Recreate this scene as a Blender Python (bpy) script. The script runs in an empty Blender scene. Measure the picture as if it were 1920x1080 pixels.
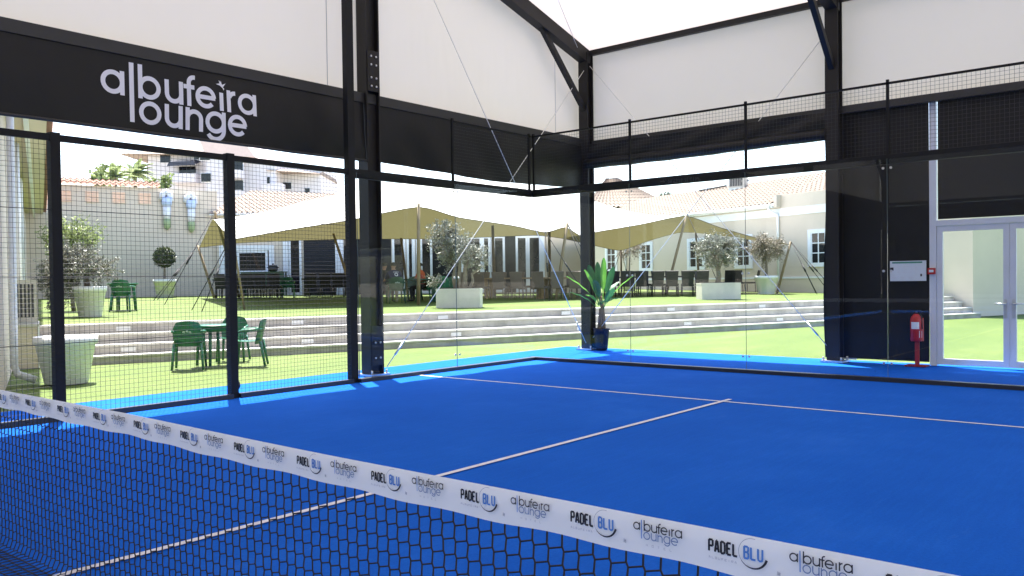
import bpy, math, random
from mathutils import Vector, Matrix
random.seed(7)
R_ = math.radians
sc = bpy.context.scene
COL = sc.collection

# ------------------------------------------------------------------ camera
cam_d = bpy.data.cameras.new('camera')
cam = bpy.data.objects.new('camera', cam_d); COL.objects.link(cam)
YAW, PIT, ROL, FPX = -0.692396, -0.018662, -0.013184, 1589.23
Fv = Vector((math.sin(YAW)*math.cos(PIT), math.cos(YAW)*math.cos(PIT), math.sin(PIT)))
Rv = Vector((math.cos(YAW), -math.sin(YAW), 0)); Uv = Rv.cross(Fv)
R2 = Rv*math.cos(ROL)+Uv*math.sin(ROL); U2 = -Rv*math.sin(ROL)+Uv*math.cos(ROL)
M = Matrix((R2, U2, -Fv)).transposed().to_4x4()
M.translation = (9.6310, -12.2514, 1.4482)
cam.matrix_world = M
cam_d.sensor_width = 36; cam_d.lens = 36*FPX/1920
cam_d.shift_y = 16.83/1920
cam_d.clip_start = 0.05; cam_d.clip_end = 3000
sc.camera = cam

# ------------------------------------------------------------------ world, sun, exposure
SUN_TRAVEL = Vector((0.333, -0.20, -1.0)).normalized()
w = bpy.data.worlds.new('World'); sc.world = w; w.use_nodes = True
nt = w.node_tree
sky = nt.nodes.new('ShaderNodeTexSky'); sky.sky_type = 'NISHITA'; sky.sun_disc = False
sky.sun_elevation = math.asin(-SUN_TRAVEL.z)
sky.sun_rotation = math.atan2(-SUN_TRAVEL.x, -SUN_TRAVEL.y)
sky.air_density = 1.0; sky.dust_density = 2.0; sky.ozone_density = 0.6
bg = nt.nodes['Background']; bg.inputs['Strength'].default_value = 0.15
nt.links.new(sky.outputs[0], bg.inputs[0])
sun_d = bpy.data.lights.new('sun', 'SUN'); sun_d.energy = 5.0; sun_d.angle = R_(0.5); sun_d.color = (1, .96, .89)
sun = bpy.data.objects.new('sun', sun_d); COL.objects.link(sun)
sun.rotation_euler = SUN_TRAVEL.to_track_quat('-Z', 'Y').to_euler(); sun.location = (-8, 6, 30)
sc.view_settings.view_transform = 'Standard'; sc.view_settings.look = 'None'
sc.view_settings.exposure = 1.95; sc.view_settings.gamma = 1; sc.view_settings.use_curve_mapping = False
cy = sc.cycles
cy.max_bounces = 12; cy.diffuse_bounces = 6; cy.glossy_bounces = 4; cy.transmission_bounces = 6
cy.transparent_max_bounces = 24; cy.caustics_reflective = False; cy.caustics_refractive = False
cy.use_denoising = True; cy.sample_clamp_indirect = 8
try:
    cy.denoiser = 'OPENIMAGEDENOISE'; cy.denoising_input_passes = 'RGB_ALBEDO_NORMAL'
except Exception: pass

# ------------------------------------------------------------------ materials
def nodes(name):
    m = bpy.data.materials.new(name); m.use_nodes = True
    t = m.node_tree; t.nodes.clear()
    o = t.nodes.new('ShaderNodeOutputMaterial')
    return m, t, o
def N_(t, kind, **kw):
    n = t.nodes.new(kind)
    for k, v in kw.items():
        if k in n.inputs.keys(): n.inputs[k].default_value = v
        else: setattr(n, k, v)
    return n
def noise(t, scale, detail=4, stretch=None, rough=.6):
    tc = N_(t, 'ShaderNodeTexCoord'); src = tc.outputs['Object']
    if stretch:
        mp = N_(t, 'ShaderNodeMapping'); mp.inputs['Scale'].default_value = stretch
        t.links.new(src, mp.inputs[0]); src = mp.outputs[0]
    n = N_(t, 'ShaderNodeTexNoise', Scale=scale, Detail=detail, Roughness=rough)
    t.links.new(src, n.inputs['Vector']); return n.outputs['Fac']
def ramp(t, fac, stops):
    r = N_(t, 'ShaderNodeValToRGB'); e = r.color_ramp.elements
    while len(e) < len(stops): e.new(.5)
    for i, (p, c) in enumerate(stops): e[i].position = p; e[i].color = (*c, 1)
    t.links.new(fac, r.inputs[0]); return r.outputs[0]
def mat(name, col, rough=.6, metal=0, var=.12, scale=3, bump=0, bscale=40, stretch=None, spec=.5, col2=None, scale2=None):
    m, t, o = nodes(name)
    b = N_(t, 'ShaderNodeBsdfPrincipled', Roughness=rough, Metallic=metal)
    b.inputs['Specular IOR Level'].default_value = spec
    c2 = col2 or tuple(min(1, c*(1+var)) for c in col); c1 = tuple(c*(1-var) for c in col)
    cr = ramp(t, noise(t, scale, 6, stretch), [(.3, c1), (.7, c2)])
    if scale2:
        f = noise(t, scale2, 3)
        mx = N_(t, 'ShaderNodeMix', data_type='RGBA', blend_type='MULTIPLY'); mx.inputs[0].default_value = .6
        t.links.new(cr, mx.inputs[6]); t.links.new(ramp(t, f, [(.3, (.72, .72, .72)), (.7, (1, 1, 1))]), mx.inputs[7]); cr = mx.outputs[2]
    t.links.new(cr, b.inputs['Base Color'])
    if bump:
        bp = N_(t, 'ShaderNodeBump', Strength=bump, Distance=.02)
        t.links.new(noise(t, bscale, 4), bp.inputs['Height']); t.links.new(bp.outputs[0], b.inputs['Normal'])
    t.links.new(b.outputs[0], o.inputs[0]); return m
def fabric(name, col, trans_col, fac, back=None, var=.03):
    m, t, o = nodes(name)
    d = N_(t, 'ShaderNodeBsdfDiffuse'); tr = N_(t, 'ShaderNodeBsdfTranslucent'); mx = N_(t, 'ShaderNodeMixShader'); mx.inputs[0].default_value = fac
    bp = N_(t, 'ShaderNodeBump', Strength=.5, Distance=.06); t.links.new(noise(t, .9, 3, (1, 1, .25)), bp.inputs['Height']); t.links.new(bp.outputs[0], d.inputs['Normal'])
    cr = ramp(t, noise(t, .5, 4), [(.3, tuple(c*(1-var) for c in col)), (.7, col)])
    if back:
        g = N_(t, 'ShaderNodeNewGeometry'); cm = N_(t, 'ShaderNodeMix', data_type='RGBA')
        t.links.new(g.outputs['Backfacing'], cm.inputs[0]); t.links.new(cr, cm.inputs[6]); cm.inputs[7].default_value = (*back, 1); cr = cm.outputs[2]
    t.links.new(cr, d.inputs[0]); tr.inputs[0].default_value = (*trans_col, 1)
    t.links.new(d.outputs[0], mx.inputs[1]); t.links.new(tr.outputs[0], mx.inputs[2]); t.links.new(mx.outputs[0], o.inputs[0])
    return m
def glass_mat(name, tint, rough=0.0, ior=1.5, boost=.40):
    m, t, o = nodes(name)
    a = N_(t, 'ShaderNodeBsdfTransparent', Color=(*tint, 1)); g = N_(t, 'ShaderNodeBsdfGlossy', Color=(1, 1, 1, 1), Roughness=rough)
    ge = N_(t, 'ShaderNodeNewGeometry'); dt = N_(t, 'ShaderNodeVectorMath', operation='DOT_PRODUCT')
    t.links.new(ge.outputs['Normal'], dt.inputs[0]); t.links.new(ge.outputs['Incoming'], dt.inputs[1])
    def mth(op, a, b=None):
        n = N_(t, 'ShaderNodeMath', operation=op)
        for i, x in enumerate((a, b)):
            if x is None: continue
            if isinstance(x, (int, float)): n.inputs[i].default_value = x
            else: t.links.new(x, n.inputs[i])
        return n.outputs[0]
    f0 = ((ior-1)/(ior+1))**2       # Schlick reflectance, the same from both sides of the pane
    fr = mth('ADD', mth('MULTIPLY', mth('POWER', mth('SUBTRACT', 1.0, mth('ABSOLUTE', dt.outputs['Value'])), 5.0), (1-f0)*boost), f0*boost)
    mx = N_(t, 'ShaderNodeMixShader')
    t.links.new(fr, mx.inputs[0])
    t.links.new(a.outputs[0], mx.inputs[1]); t.links.new(g.outputs[0], mx.inputs[2]); t.links.new(mx.outputs[0], o.inputs[0])
    return m
def leaf_mat(name, c1, c2, trans=.25, scale=6):
    m, t, o = nodes(name)
    d = N_(t, 'ShaderNodeBsdfPrincipled', Roughness=.5); tr = N_(t, 'ShaderNodeBsdfTranslucent'); mx = N_(t, 'ShaderNodeMixShader'); mx.inputs[0].default_value = trans
    cr = ramp(t, noise(t, scale, 3), [(.35, c1), (.65, c2)])
    t.links.new(cr, d.inputs['Base Color']); t.links.new(cr, tr.inputs[0])
    t.links.new(d.outputs[0], mx.inputs[1]); t.links.new(tr.outputs[0], mx.inputs[2]); t.links.new(mx.outputs[0], o.inputs[0]); return m
def grass_mat():
    m, t, o = nodes('artificial_grass')
    b = N_(t, 'ShaderNodeBsdfPrincipled', Roughness=.8); b.inputs['Specular IOR Level'].default_value = .25
    a = ramp(t, noise(t, .55, 5, (1, .35, 1)), [(.3, (.078, .125, .026)), (.5, (.098, .145, .032)), (.72, (.138, .175, .048))])
    c = ramp(t, noise(t, 16, 8, (1, 1, 1), .8), [(.32, (.50, .58, .40)), (.62, (1.05, 1.0, .95))])
    mx = N_(t, 'ShaderNodeMix', data_type='RGBA', blend_type='MULTIPLY'); mx.inputs[0].default_value = .7
    t.links.new(a, mx.inputs[6]); t.links.new(c, mx.inputs[7]); t.links.new(mx.outputs[2], b.inputs['Base Color'])
    bp = N_(t, 'ShaderNodeBump', Strength=.6, Distance=.03); t.links.new(noise(t, 60, 3), bp.inputs['Height']); t.links.new(bp.outputs[0], b.inputs['Normal'])
    t.links.new(b.outputs[0], o.inputs[0]); return m
def court_mat():
    m, t, o = nodes('blue_court_turf')
    b = N_(t, 'ShaderNodeBsdfPrincipled', Roughness=.9); b.inputs['Specular IOR Level'].default_value = .03
    a = ramp(t, noise(t, .8, 7, (1, 1, 1), .65), [(.3, (.009, .100, .49)), (.55, (.011, .112, .53)), (.75, (.018, .130, .57))])
    c = ramp(t, noise(t, 9, 6, (3, .25, 1)), [(.45, (.93, .93, .93)), (.8, (1.05, 1.05, 1.02))])
    mx = N_(t, 'ShaderNodeMix', data_type='RGBA', blend_type='MULTIPLY'); mx.inputs[0].default_value = 1
    t.links.new(a, mx.inputs[6]); t.links.new(c, mx.inputs[7])
    f = ramp(t, noise(t, 55, 6, (1, 1, 1), .8), [(.3, (.80, .82, .84)), (.7, (1.12, 1.1, 1.08))])
    sc_ = ramp(t, noise(t, 2.4, 9, (1.6, .45, 1), .75), [(.60, (0, 0, 0)), (.74, (.22, .22, .22)), (.85, (.5, .5, .5))])   # drifts of pale sand
    ms = N_(t, 'ShaderNodeMix', data_type='RGBA', blend_type='MIX'); t.links.new(sc_, ms.inputs[0]); t.links.new(mx.outputs[2], ms.inputs[6]); ms.inputs[7].default_value = (.075, .20, .56, 1); mx = ms
    m2 = N_(t, 'ShaderNodeMix', data_type='RGBA', blend_type='MULTIPLY'); m2.inputs[0].default_value = 1
    t.links.new(mx.outputs[2], m2.inputs[6]); t.links.new(f, m2.inputs[7]); t.links.new(m2.outputs[2], b.inputs['Base Color'])
    bp = N_(t, 'ShaderNodeBump', Strength=.25, Distance=.01); t.links.new(noise(t, 150, 3), bp.inputs['Height']); t.links.new(bp.outputs[0], b.inputs['Normal'])
    t.links.new(b.outputs[0], o.inputs[0]); return m
MT = dict(
    steel=mat('dark_painted_steel', (.016, .014, .013), .55, var=.15, scale=2, spec=.3),
    fence=mat('black_powder_coat', (.010, .010, .011), .55, var=.2, scale=4, spec=.2),
    wire=mat('black_wire', (.010, .010, .011), .5),
    curtain=mat('black_pvc_curtain', (.0075, .0072, .0075), .5, var=.25, scale=1.2, bump=.25, bscale=3, spec=.3),
    hem=mat('dark_grey_hem', (.02, .019, .019), .5, var=.1),
    galv=mat('galvanised_steel', (.55, .55, .54), .35, .9),
    cable=mat('steel_cable', (.80, .78, .74), .6, 0),
    fab_side=fabric('white_wall_membrane', (.81, .745, .67), (.80, .76, .70), .12),
    fab_roof=fabric('white_roof_membrane', (.82, .77, .70), (.85, .73, .62), .15),
    white_print=mat('white_print', (.80, .79, .82), .5, var=.02),
    glass=glass_mat('tempered_glass', (.972, .985, .98)),
    edge=mat('glass_edge', (.12, .16, .15), .2, var=.05),
    rubber=mat('dark_base_rail', (.013, .014, .020), .45, var=.2),
    court=court_mat(), grass=grass_mat(),
    line=mat('white_court_line', (.64, .62, .64), .8, var=.14, scale=25),
    tape=mat('white_net_tape', (.93, .92, .89), .6, var=.02),
    ink_black=mat('ink_black', (.02, .02, .025), .6), ink_blue=mat('ink_blue', (.09, .25, .62), .6, var=.05), ink_grey=mat('ink_grey', (.26, .28, .34), .6, var=.05), ink_slate=mat('ink_slate_blue', (.17, .25, .42), .6, var=.05), ink_faint=mat('ink_faint', (.6, .6, .62), .6, var=.05),
    cord=mat('black_net_cord', (.018, .015, .016), .7, var=.3, scale=200),
    concrete=mat('grey_concrete', (.37, .35, .33), .85, var=.30, scale=2.2, bump=.3, bscale=25, scale2=.5, stretch=(1, 1, .35)),
    lit_edge=mat('sunlit_edge_tone', (.52, .50, .47), .8, var=.1, scale=2),  # concrete made paler, so sunlight on the upper faces is in the colour
    lamp_cover=mat('frosted_step_light', (.55, .55, .56), .4, var=.04),
    render_=mat('beige_render', (.60, .52, .43), .9, var=.05, scale=.7, bump=.15, bscale=30),
    render_w=mat('white_render', (.72, .72, .72), .9, var=.04),
    trim=mat('white_painted_trim', (.74, .76, .80), .55, var=.03),
    pvc=mat('white_pvc_pipe', (.74, .75, .77), .4, var=.03),
    dark_glass=mat('dark_window_glass', (.010, .011, .013), .08, var=.4, scale=.8, spec=.4),
    room_shade=mat('room_shade_black', (.006, .006, .007), .8),  # near-black colour holds the shade of unlit rooms
    tile=mat('terracotta_tile', (.30, .165, .115), .85, var=.22, scale=4, scale2=1.2),
    tile_pale=mat('pale_roof_tile', (.26, .205, .165), .85, var=.15, scale=5),  # paler, less red terracotta for the roofs
    lattice=mat('terracotta_lattice', (.80, .58, .44), .9, var=.1),
    pot_white=mat('white_plastic_pot', (.74, .75, .74), .5, var=.04, scale=2),
    pot_beige=mat('pale_stone_planter', (.62, .58, .50), .8, var=.06, scale=3),
    pot_blue=mat('dark_blue_glazed_pot', (.007, .009, .022), .55, var=.2, spec=.15),
    soil=mat('potting_soil', (.045, .032, .022), .95, var=.3, scale=20),
    bark=mat('olive_bark', (.20, .165, .125), .9, var=.3, scale=14, bump=.5, bscale=30),
    olive=leaf_mat('olive_leaf', (.05, .055, .04), (.34, .35, .29), .10, 22),
    olive_dry=leaf_mat('dry_olive_leaf', (.10, .08, .055), (.34, .29, .21), .10, 14),
    bush=leaf_mat('green_shrub_leaf', (.13, .17, .06), (.32, .38, .16), .4, 5),
    topiary=leaf_mat('topiary_leaf', (.03, .05, .018), (.10, .12, .05), .15, 9),
    palm=leaf_mat('palm_leaf', (.22, .28, .11), (.38, .43, .24), .45, 2),
    banana=leaf_mat('banana_leaf', (.022, .10, .04), (.055, .19, .06), .25, 2.2),
    banana_l=leaf_mat('banana_leaf_light', (.09, .28, .035), (.16, .38, .06), .4, 3),
    trunk_b=mat('banana_stem', (.17, .115, .07), .8, var=.35, scale=9, stretch=(1, 1, .15)),
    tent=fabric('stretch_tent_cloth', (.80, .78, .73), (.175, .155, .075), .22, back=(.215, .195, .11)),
    pole=mat('eucalyptus_pole', (.25, .185, .105), .75, var=.2, scale=3, stretch=(4, 4, .4)),
    pole_d=mat('dark_wood_pole', (.12, .085, .055), .75, var=.2, scale=3, stretch=(4, 4, .4)),
    rope=mat('dark_guy_rope', (.03, .03, .032), .8),
    green=mat('green_plastic', (.018, .125, .065), .35, var=.12, scale=4),
    green_d=mat('dark_green_plastic', (.012, .060, .030), .4, var=.12, scale=4),
    mark=mat('pale_chair_mark', (.35, .45, .40), .5),
    wicker=mat('taupe_wicker', (.145, .115, .095), .8, var=.25, scale=60, bump=.4, bscale=120),
    wicker_k=mat('black_wicker', (.018, .018, .019), .7, var=.3, scale=60, bump=.4, bscale=120),
    wood=mat('table_wood', (.36, .245, .13), .6, var=.2, scale=2, stretch=(6, 1, 6)),
    alu=mat('white_aluminium', (.60, .62, .66), .4, var=.03),
    red=mat('red_enamel', (.40, .014, .014), .4, var=.08), red_d=mat('dark_red_enamel', (.30, .014, .014), .45, var=.08),
    paper=mat('white_panel', (.62, .66, .68), .3, var=.02), ink_green=mat('ink_green', (.05, .22, .14), .5),
    skin=mat('skin', (.33, .19, .13), .55, var=.05), hair=mat('dark_hair', (.012, .010, .009), .6),
    navy=mat('navy_cloth', (.016, .018, .05), .85), orange=mat('orange_cloth', (.50, .10, .03), .85), dark_cloth=mat('charcoal_cloth', (.025, .025, .03), .85), khaki=mat('khaki_cloth', (.22, .19, .15), .85),
    pink=mat('faded_pink_render', (.62, .50, .47), .9, var=.05), lilac=mat('white_lilac_render', (.64, .62, .65), .9, var=.04),
    blue_orn=mat('blue_glaze', (.46, .57, .78), .4, var=.1), green_orn=mat('green_glaze', (.30, .38, .20), .5, var=.1), white_orn=mat('white_glaze', (.72, .74, .78), .4, var=.03),
    black_can=mat('black_enamel', (.012, .012, .013), .35), awning=mat('dark_awning', (.05, .055, .075), .8),
    steel_box=mat('beige_metal_box', (.50, .47, .42), .5), grille=mat('dark_grille', (.03, .03, .035), .6),
)

# ------------------------------------------------------------------ mesh helpers
def perp(d):
    d = d.normalized(); a = Vector((0, 0, 1)) if abs(d.z) < .9 else Vector((1, 0, 0))
    u = d.cross(a).normalized(); return u, d.cross(u).normalized()
class MB:
    def __init__(s): s.v = []; s.f = []; s.mi = []; s.m = 0; s.sm = []
    def face(s, idx, smooth=False): s.f.append(tuple(idx)); s.mi.append(s.m); s.sm.append(smooth)
    def quad(s, a, b, c, d):
        n = len(s.v); s.v += [tuple(a), tuple(b), tuple(c), tuple(d)]; s.face((n, n+1, n+2, n+3))
    def poly(s, pts):
        n = len(s.v); s.v += [tuple(p) for p in pts]; s.face(range(n, n+len(pts)))
    def hexa(s, P):   # 8 points: bottom ring 0-3 then top ring 4-7
        n = len(s.v); s.v += [tuple(p) for p in P]
        for q in ((3, 2, 1, 0), (4, 5, 6, 7), (0, 1, 5, 4), (1, 2, 6, 5), (2, 3, 7, 6), (3, 0, 4, 7)): s.face([n+i for i in q])
    def box(s, x0, x1, y0, y1, z0, z1):
        s.hexa([(x0, y0, z0), (x1, y0, z0), (x1, y1, z0), (x0, y1, z0), (x0, y0, z1), (x1, y0, z1), (x1, y1, z1), (x0, y1, z1)])
    def obox(s, c, ux, uy, uz, hx, hy, hz):  # oriented box, half sizes
        c = Vector(c); ux = Vector(ux)*hx; uy = Vector(uy)*hy; uz = Vector(uz)*hz
        s.hexa([c-ux-uy-uz, c+ux-uy-uz, c+ux+uy-uz, c-ux+uy-uz, c-ux-uy+uz, c+ux-uy+uz, c+ux+uy+uz, c-ux+uy+uz])
    def beam(s, a, b, wx, wy, up=(0, 0, 1)):
        a = Vector(a); b = Vector(b); d = (b-a).normalized(); up = Vector(up)
        if abs(d.dot(up)) > .95: up = Vector((0, 1, 0))
        u = d.cross(up).normalized(); v = u.cross(d).normalized()
        s.obox((a+b)/2, u, v, d, wx/2, wy/2, (b-a).length/2)
    def tube(s, pts, r, n=6, cap=True, smooth=True):
        pts = [Vector(p) for p in pts]; k = len(pts)
        rr = r if isinstance(r, (list, tuple)) else [r]*k
        base = len(s.v); u = v = None
        for i, p in enumerate(pts):
            d = (pts[min(i+1, k-1)]-pts[max(i-1, 0)])
            if d.length < 1e-9: d = Vector((0, 0, 1))
            if u is None: u, v = perp(d)
            else:
                d.normalize(); u = (u-d*u.dot(d))
                u = u.normalized() if u.length > 1e-6 else perp(d)[0]
                v = d.cross(u)
            for j in range(n):
                a = 2*math.pi*j/n; s.v.append(tuple(p+(u*math.cos(a)+v*math.sin(a))*rr[i]))
        for i in range(k-1):
            for j in range(n):
                a = base+i*n+j; b = base+i*n+(j+1) % n; s.face((a, b, b+n, a+n), smooth)
        if cap:
            s.face([base+j for j in range(n)][::-1]); s.face([base+(k-1)*n+j for j in range(n)])
    def lathe(s, c, prof, n=20, smooth=True, sq=0):
        base = len(s.v); c = Vector(c)
        for (r, z) in prof:
            for j in range(n):
                a = 2*math.pi*j/n; ca, sa = math.cos(a), math.sin(a)
                s.v.append((c.x+r*ca, c.y+r*sa, c.z+z))
        for i in range(len(prof)-1):
            for j in range(n):
                a = base+i*n+j; b = base+i*n+(j+1) % n; s.face((a, b, b+n, a+n), smooth)
        s.face([base+j for j in range(n)][::-1]); s.face([base+(len(prof)-1)*n+j for j in range(n)])
    def grid(s, P, smooth=True):
        base = len(s.v); r, c = len(P), len(P[0])
        for row in P: s.v += [tuple(p) for p in row]
        for i in range(r-1):
            for j in range(c-1):
                a = base+i*c+j; s.face((a, a+1, a+c+1, a+c), smooth)
    def build(s, name, mats, parent=None, loc=None):
        me = bpy.data.meshes.new(name); me.from_pydata(s.v, [], s.f)
        mats = mats if isinstance(mats, (list, tuple)) else [mats]
        for m in mats: me.materials.append(m)
        me.polygons.foreach_set('material_index', s.mi); me.polygons.foreach_set('use_smooth', s.sm); me.update()
        o = bpy.data.objects.new(name, me); COL.objects.link(o)
        if loc is not None: o.location = loc
        if parent is not None: o.parent = parent
        return o
def tag(o, label=None, cat=None, group=None, kind=None):
    if label: o['label'] = label
    if cat: o['category'] = cat
    if group: o['group'] = group
    if kind: o['kind'] = kind
    return o
def thing(name, label, cat, loc=(0, 0, 0), rz=0, group=None):
    o = bpy.data.objects.new(name, None); COL.objects.link(o); o.location = loc; o.rotation_euler = (0, 0, rz)
    o.empty_display_size = .2
    return tag(o, label, cat, group)
def part(name, fn, m, parent, label=None):
    b = MB(); fn(b); o = b.build(name, m, parent)
    if label: o['label'] = label
    return o
def dup(root, loc, rz, label, group=None):
    r = root.copy(); COL.objects.link(r); r.location = loc; r.rotation_euler = (0, 0, rz); r['label'] = label
    if group: r['group'] = group
    for ch in list(root.children):
        c = ch.copy(); COL.objects.link(c); c.parent = r
        for g in list(ch.children):
            d = g.copy(); COL.objects.link(d); d.parent = c
    return r
ORD = ['first', 'second', 'third', 'fourth', 'fifth', 'sixth', 'seventh', 'eighth', 'ninth', 'tenth', 'eleventh', 'twelfth']

# terrace frame: S runs along the steps, N away from the court
S = Vector((.3625, .932, 0)); N = Vector((-.932, .3625, 0)); O0 = Vector((-3.5614, 2.255, 0))
AS = math.atan2(S.y, S.x)
def W(s, n, z=0): return O0+S*s+N*n+Vector((0, 0, z))
def lawn_z(n): return .72+.012*max(n-1.2, 0)
def WL(s, n): return W(s, n, lawn_z(n))
def n_of(p): return (Vector((p[0], p[1], 0))-O0).dot(N)
FR = Vector((.7697, .6384, 0)); FF = Vector((-.6384, .7697, 0))     # facade directions: along it, and behind it
AF = math.atan2(FR.y, FR.x)

# ------------------------------------------------------------------ ground
b = MB(); G = 1500
b.quad((-G, -G, -.03), (G, -G, -.03), (G, G, -.03), (-G, G, -.03))
tag(b.build('ground', mat('dry_sandy_ground', (.34, .30, .24), .95, var=.2, scale=.05)), kind='structure')
b = MB()
b.quad((-45, -60, -.016), (60, -60, -.016), (60, 45, -.016), (-45, 45, -.016))
tag(b.build('lawn', MT['grass']), kind='structure')
b = MB()
rows = []
for n in (1.28, 3, 6, 10, 15, 20, 25, 32, 45):
    rows.append([W(s, n, lawn_z(n)) for s in (-30, -9.3, 0, 10, 19.5, 40)])
b.grid([r[::-1] for r in rows]); tag(b.build('upper_lawn', MT['grass']), kind='structure')
b = MB(); b.quad((-1.35, -26, -.008), (26, -26, -.008), (26, 2.88, -.008), (-1.35, 2.88, -.008))
tag(b.build('blue_apron', MT['court']), kind='structure')
b = MB(); b.quad((0.0, -21, 0), (10.3, -21, 0), (10.3, 0, 0), (0.0, 0, 0))
tag(b.build('court_surface', MT['court']), kind='structure')
b = MB()
for y in (-3.03, -17.9): b.quad((.03, y-.026, .004), (10.27, y-.026, .004), (10.27, y+.026, .004), (.03, y+.026, .004))
b.quad((5.155, -18.1, .008), (5.21, -18.1, .008), (5.21, -2.83, .008), (5.155, -2.83, .008))
tag(b.build('court_lines', MT['line']), kind='structure')

# ------------------------------------------------------------------ sports hall
hall = thing('sports_hall', 'open-sided sports hall with dark steel frame and white membrane walls and roof', 'sports hall', (4.6, 2.45, 0))
def hp(name, fn, m, lab=None):
    bb = MB(); fn(bb)
    bb.v = [(x-4.6, y-2.45, z) for x, y, z in bb.v]
    o = bb.build(name, m, hall)
    if lab: o['label'] = lab
    return o
YE, YR, ZE, SL = 2.45, -10.4, 6.2, .27
def zr(y): return ZE+SL*((YE-y) if y > YR else (y-(2*YR-YE)))
YB = 2*YR-YE
XF = [-.45, 4.64, 9.72, 14.8, 19.9]
def hcol(bb, x, y, z1, wx=.22, wy=.22):      # H section column with flanges
    bb.box(x-wx/2, x+wx/2, y-wy/2, y-wy/2+.022, .03, z1); bb.box(x-wx/2, x+wx/2, y+wy/2-.022, y+wy/2, .03, z1)
    bb.box(x-.03, x+.03, y-wy/2+.022, y+wy/2-.022, .03, z1)
def base(bb, x, y):
    bb.box(x-.19, x+.19, y-.19, y+.19, 0, .03)
    for i in (-1, 1):
        for j in (-1, 1): bb.tube([(x+i*.15, y+j*.15, .03), (x+i*.15, y+j*.15, .09)], .018, 6)
for x in XF:
    for y in (YE-.05, YB+.05):
        hp('column', lambda bb: hcol(bb, x, y, ZE-.05), MT['steel']); hp('base_plate', lambda bb: base(bb, x, y), MT['galv'])
    for (ya, yb) in ((YE, YR), (YB, YR)):
        def raf(bb):
            z0 = zr(ya)-.14; z1 = zr(yb)-.14
            bb.beam((x, ya, z0), (x, yb, z1), .2, .26)
        hp('rafter', raf, MT['steel'])
    for (ya, sg) in ((YE, -1), (YB, 1)):
        hp('knee_brace', lambda bb: bb.beam((x, ya+sg*.12, 4.98), (x, ya+sg*1.6, zr(ya+sg*1.6)-.2), .09, .10), MT['steel'])
for y in (-3.42, -9.3, -15.2):
    def gp(bb):
        bb.box(-.66, -.44, y-.135, y-.110, .03, zr(y)-.1); bb.box(-.66, -.44, y+.110, y+.135, .03, zr(y)-.1); bb.box(-.58, -.52, y-.11, y+.11, .03, zr(y)-.1)
    hp('gable_post', gp, MT['steel']); hp('base_plate', lambda bb: base(bb, -.55, y), MT['galv'])
for za, zb in ((4.42, 5.05), (.16, .78)): hp('splice_plate', lambda bb: bb.box(-.437, -.427, -3.54, -3.30, za, zb), MT['steel'])
for z in (4.5, 4.63, 4.83, 4.96, .28, .52):
    for yy in (-3.47, -3.37): hp('bolt', lambda bb: bb.tube([(-.427, yy, z), (-.412, yy, z)], .016, 8), MT['galv'])
for y in (YE, YB):
    hp('eave_beam', lambda bb: bb.box(-.33, 19.8, y-.06, y+.04, ZE-.10, ZE+.0), MT['steel'])
def purl(bb):
    for yy in (YR,): bb.box(-.4, 20, yy-.05, yy+.05, zr(yy)-.12, zr(yy)-.03)
hp('ridge_beam', purl, MT['steel'])
# membranes
def gable(bb, x):
    ys = [YE+.1, -3.42, -9.3, YR, -15.2, YB-.1]
    for i in range(len(ys)-1):
        a, c = ys[i], ys[i+1]; bb.quad((x, a, 4.3), (x, c, 4.3), (x, c, zr(c)), (x, a, zr(a)))
hp('wall_membrane', lambda bb: gable(bb, -.70), MT['fab_side']); hp('wall_membrane', lambda bb: gable(bb, 20.1), MT['fab_side'])
hp('wall_membrane', lambda bb: bb.quad((-.7, YE+.14, 4.27), (20.1, YE+.14, 4.27), (20.1, YE+.14, ZE+.02), (-.7, YE+.14, ZE+.02)), MT['fab_side'])
hp('wall_membrane', lambda bb: bb.quad((-.7, YB-.14, 4.27), (20.1, YB-.14, 4.27), (20.1, YB-.14, ZE+.02), (-.7, YB-.14, ZE+.02)), MT['fab_side'])
for y in (YE+.15, YB-.15):
    hp('roof_membrane', lambda bb: bb.quad((-.72, y, zr(YE)-.05), (20.3, y, zr(YE)-.05), (20.3, YR, zr(YR)+.03), (-.72, YR, zr(YR)+.03)), MT['fab_roof'])
for y in (1.66, -4.1): hp('membrane_seam', lambda bb: bb.box(-.697, -.694, y-.004, y+.004, 4.38, zr(y)-.2), MT['ink_grey'])
# valance rails
hp('valance_rail', lambda bb: bb.box(-.62, -.50, YB, YE-.17, 4.24, 4.39), MT['hem'])
hp('valance_rail', lambda bb: bb.box(-.33, 19.9, YE-.02, YE+.10, 4.22, 4.34), MT['hem'])
hp('valance_rail', lambda bb: bb.box(-.33, 19.9, YB-.10, YB+.02, 4.22, 4.34), MT['hem'])
# bracing cables
def cab(a, c, r=.007):
    return hp('brace_cable', lambda bb: bb.tube([a, c], r, 6), MT['cable'])
cab((-.42, 2.38, 5.87), (-.45, -3.22, .12)); cab((-.42, -3.25, 7.8), (-.42, 2.25, .15))
cab((-.33, 2.38, 5.87), (4.52, 2.38, .25)); cab((4.52, 2.38, 5.6), (-.33, 2.38, .25))
cab((-.45, 2.2, 6.12), (4.6, -9.5, 9.3), .006); cab((4.6, 2.2, 6.12), (-.45, -9.5, 9.3), .006)
for a, c in (((-.45, -3.22, .12), (-.42, 2.38, 5.87)), ((4.52, 2.38, .25), (-.33, 2.38, 5.87)), ((-.42, 2.25, .15), (-.42, -3.25, 7.8))):
    a = Vector(a); d = (Vector(c)-a).normalized(); hp('turnbuckle', lambda bb: bb.tube([a+d*.25, a+d*.55], .016, 6), MT['galv'])
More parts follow.
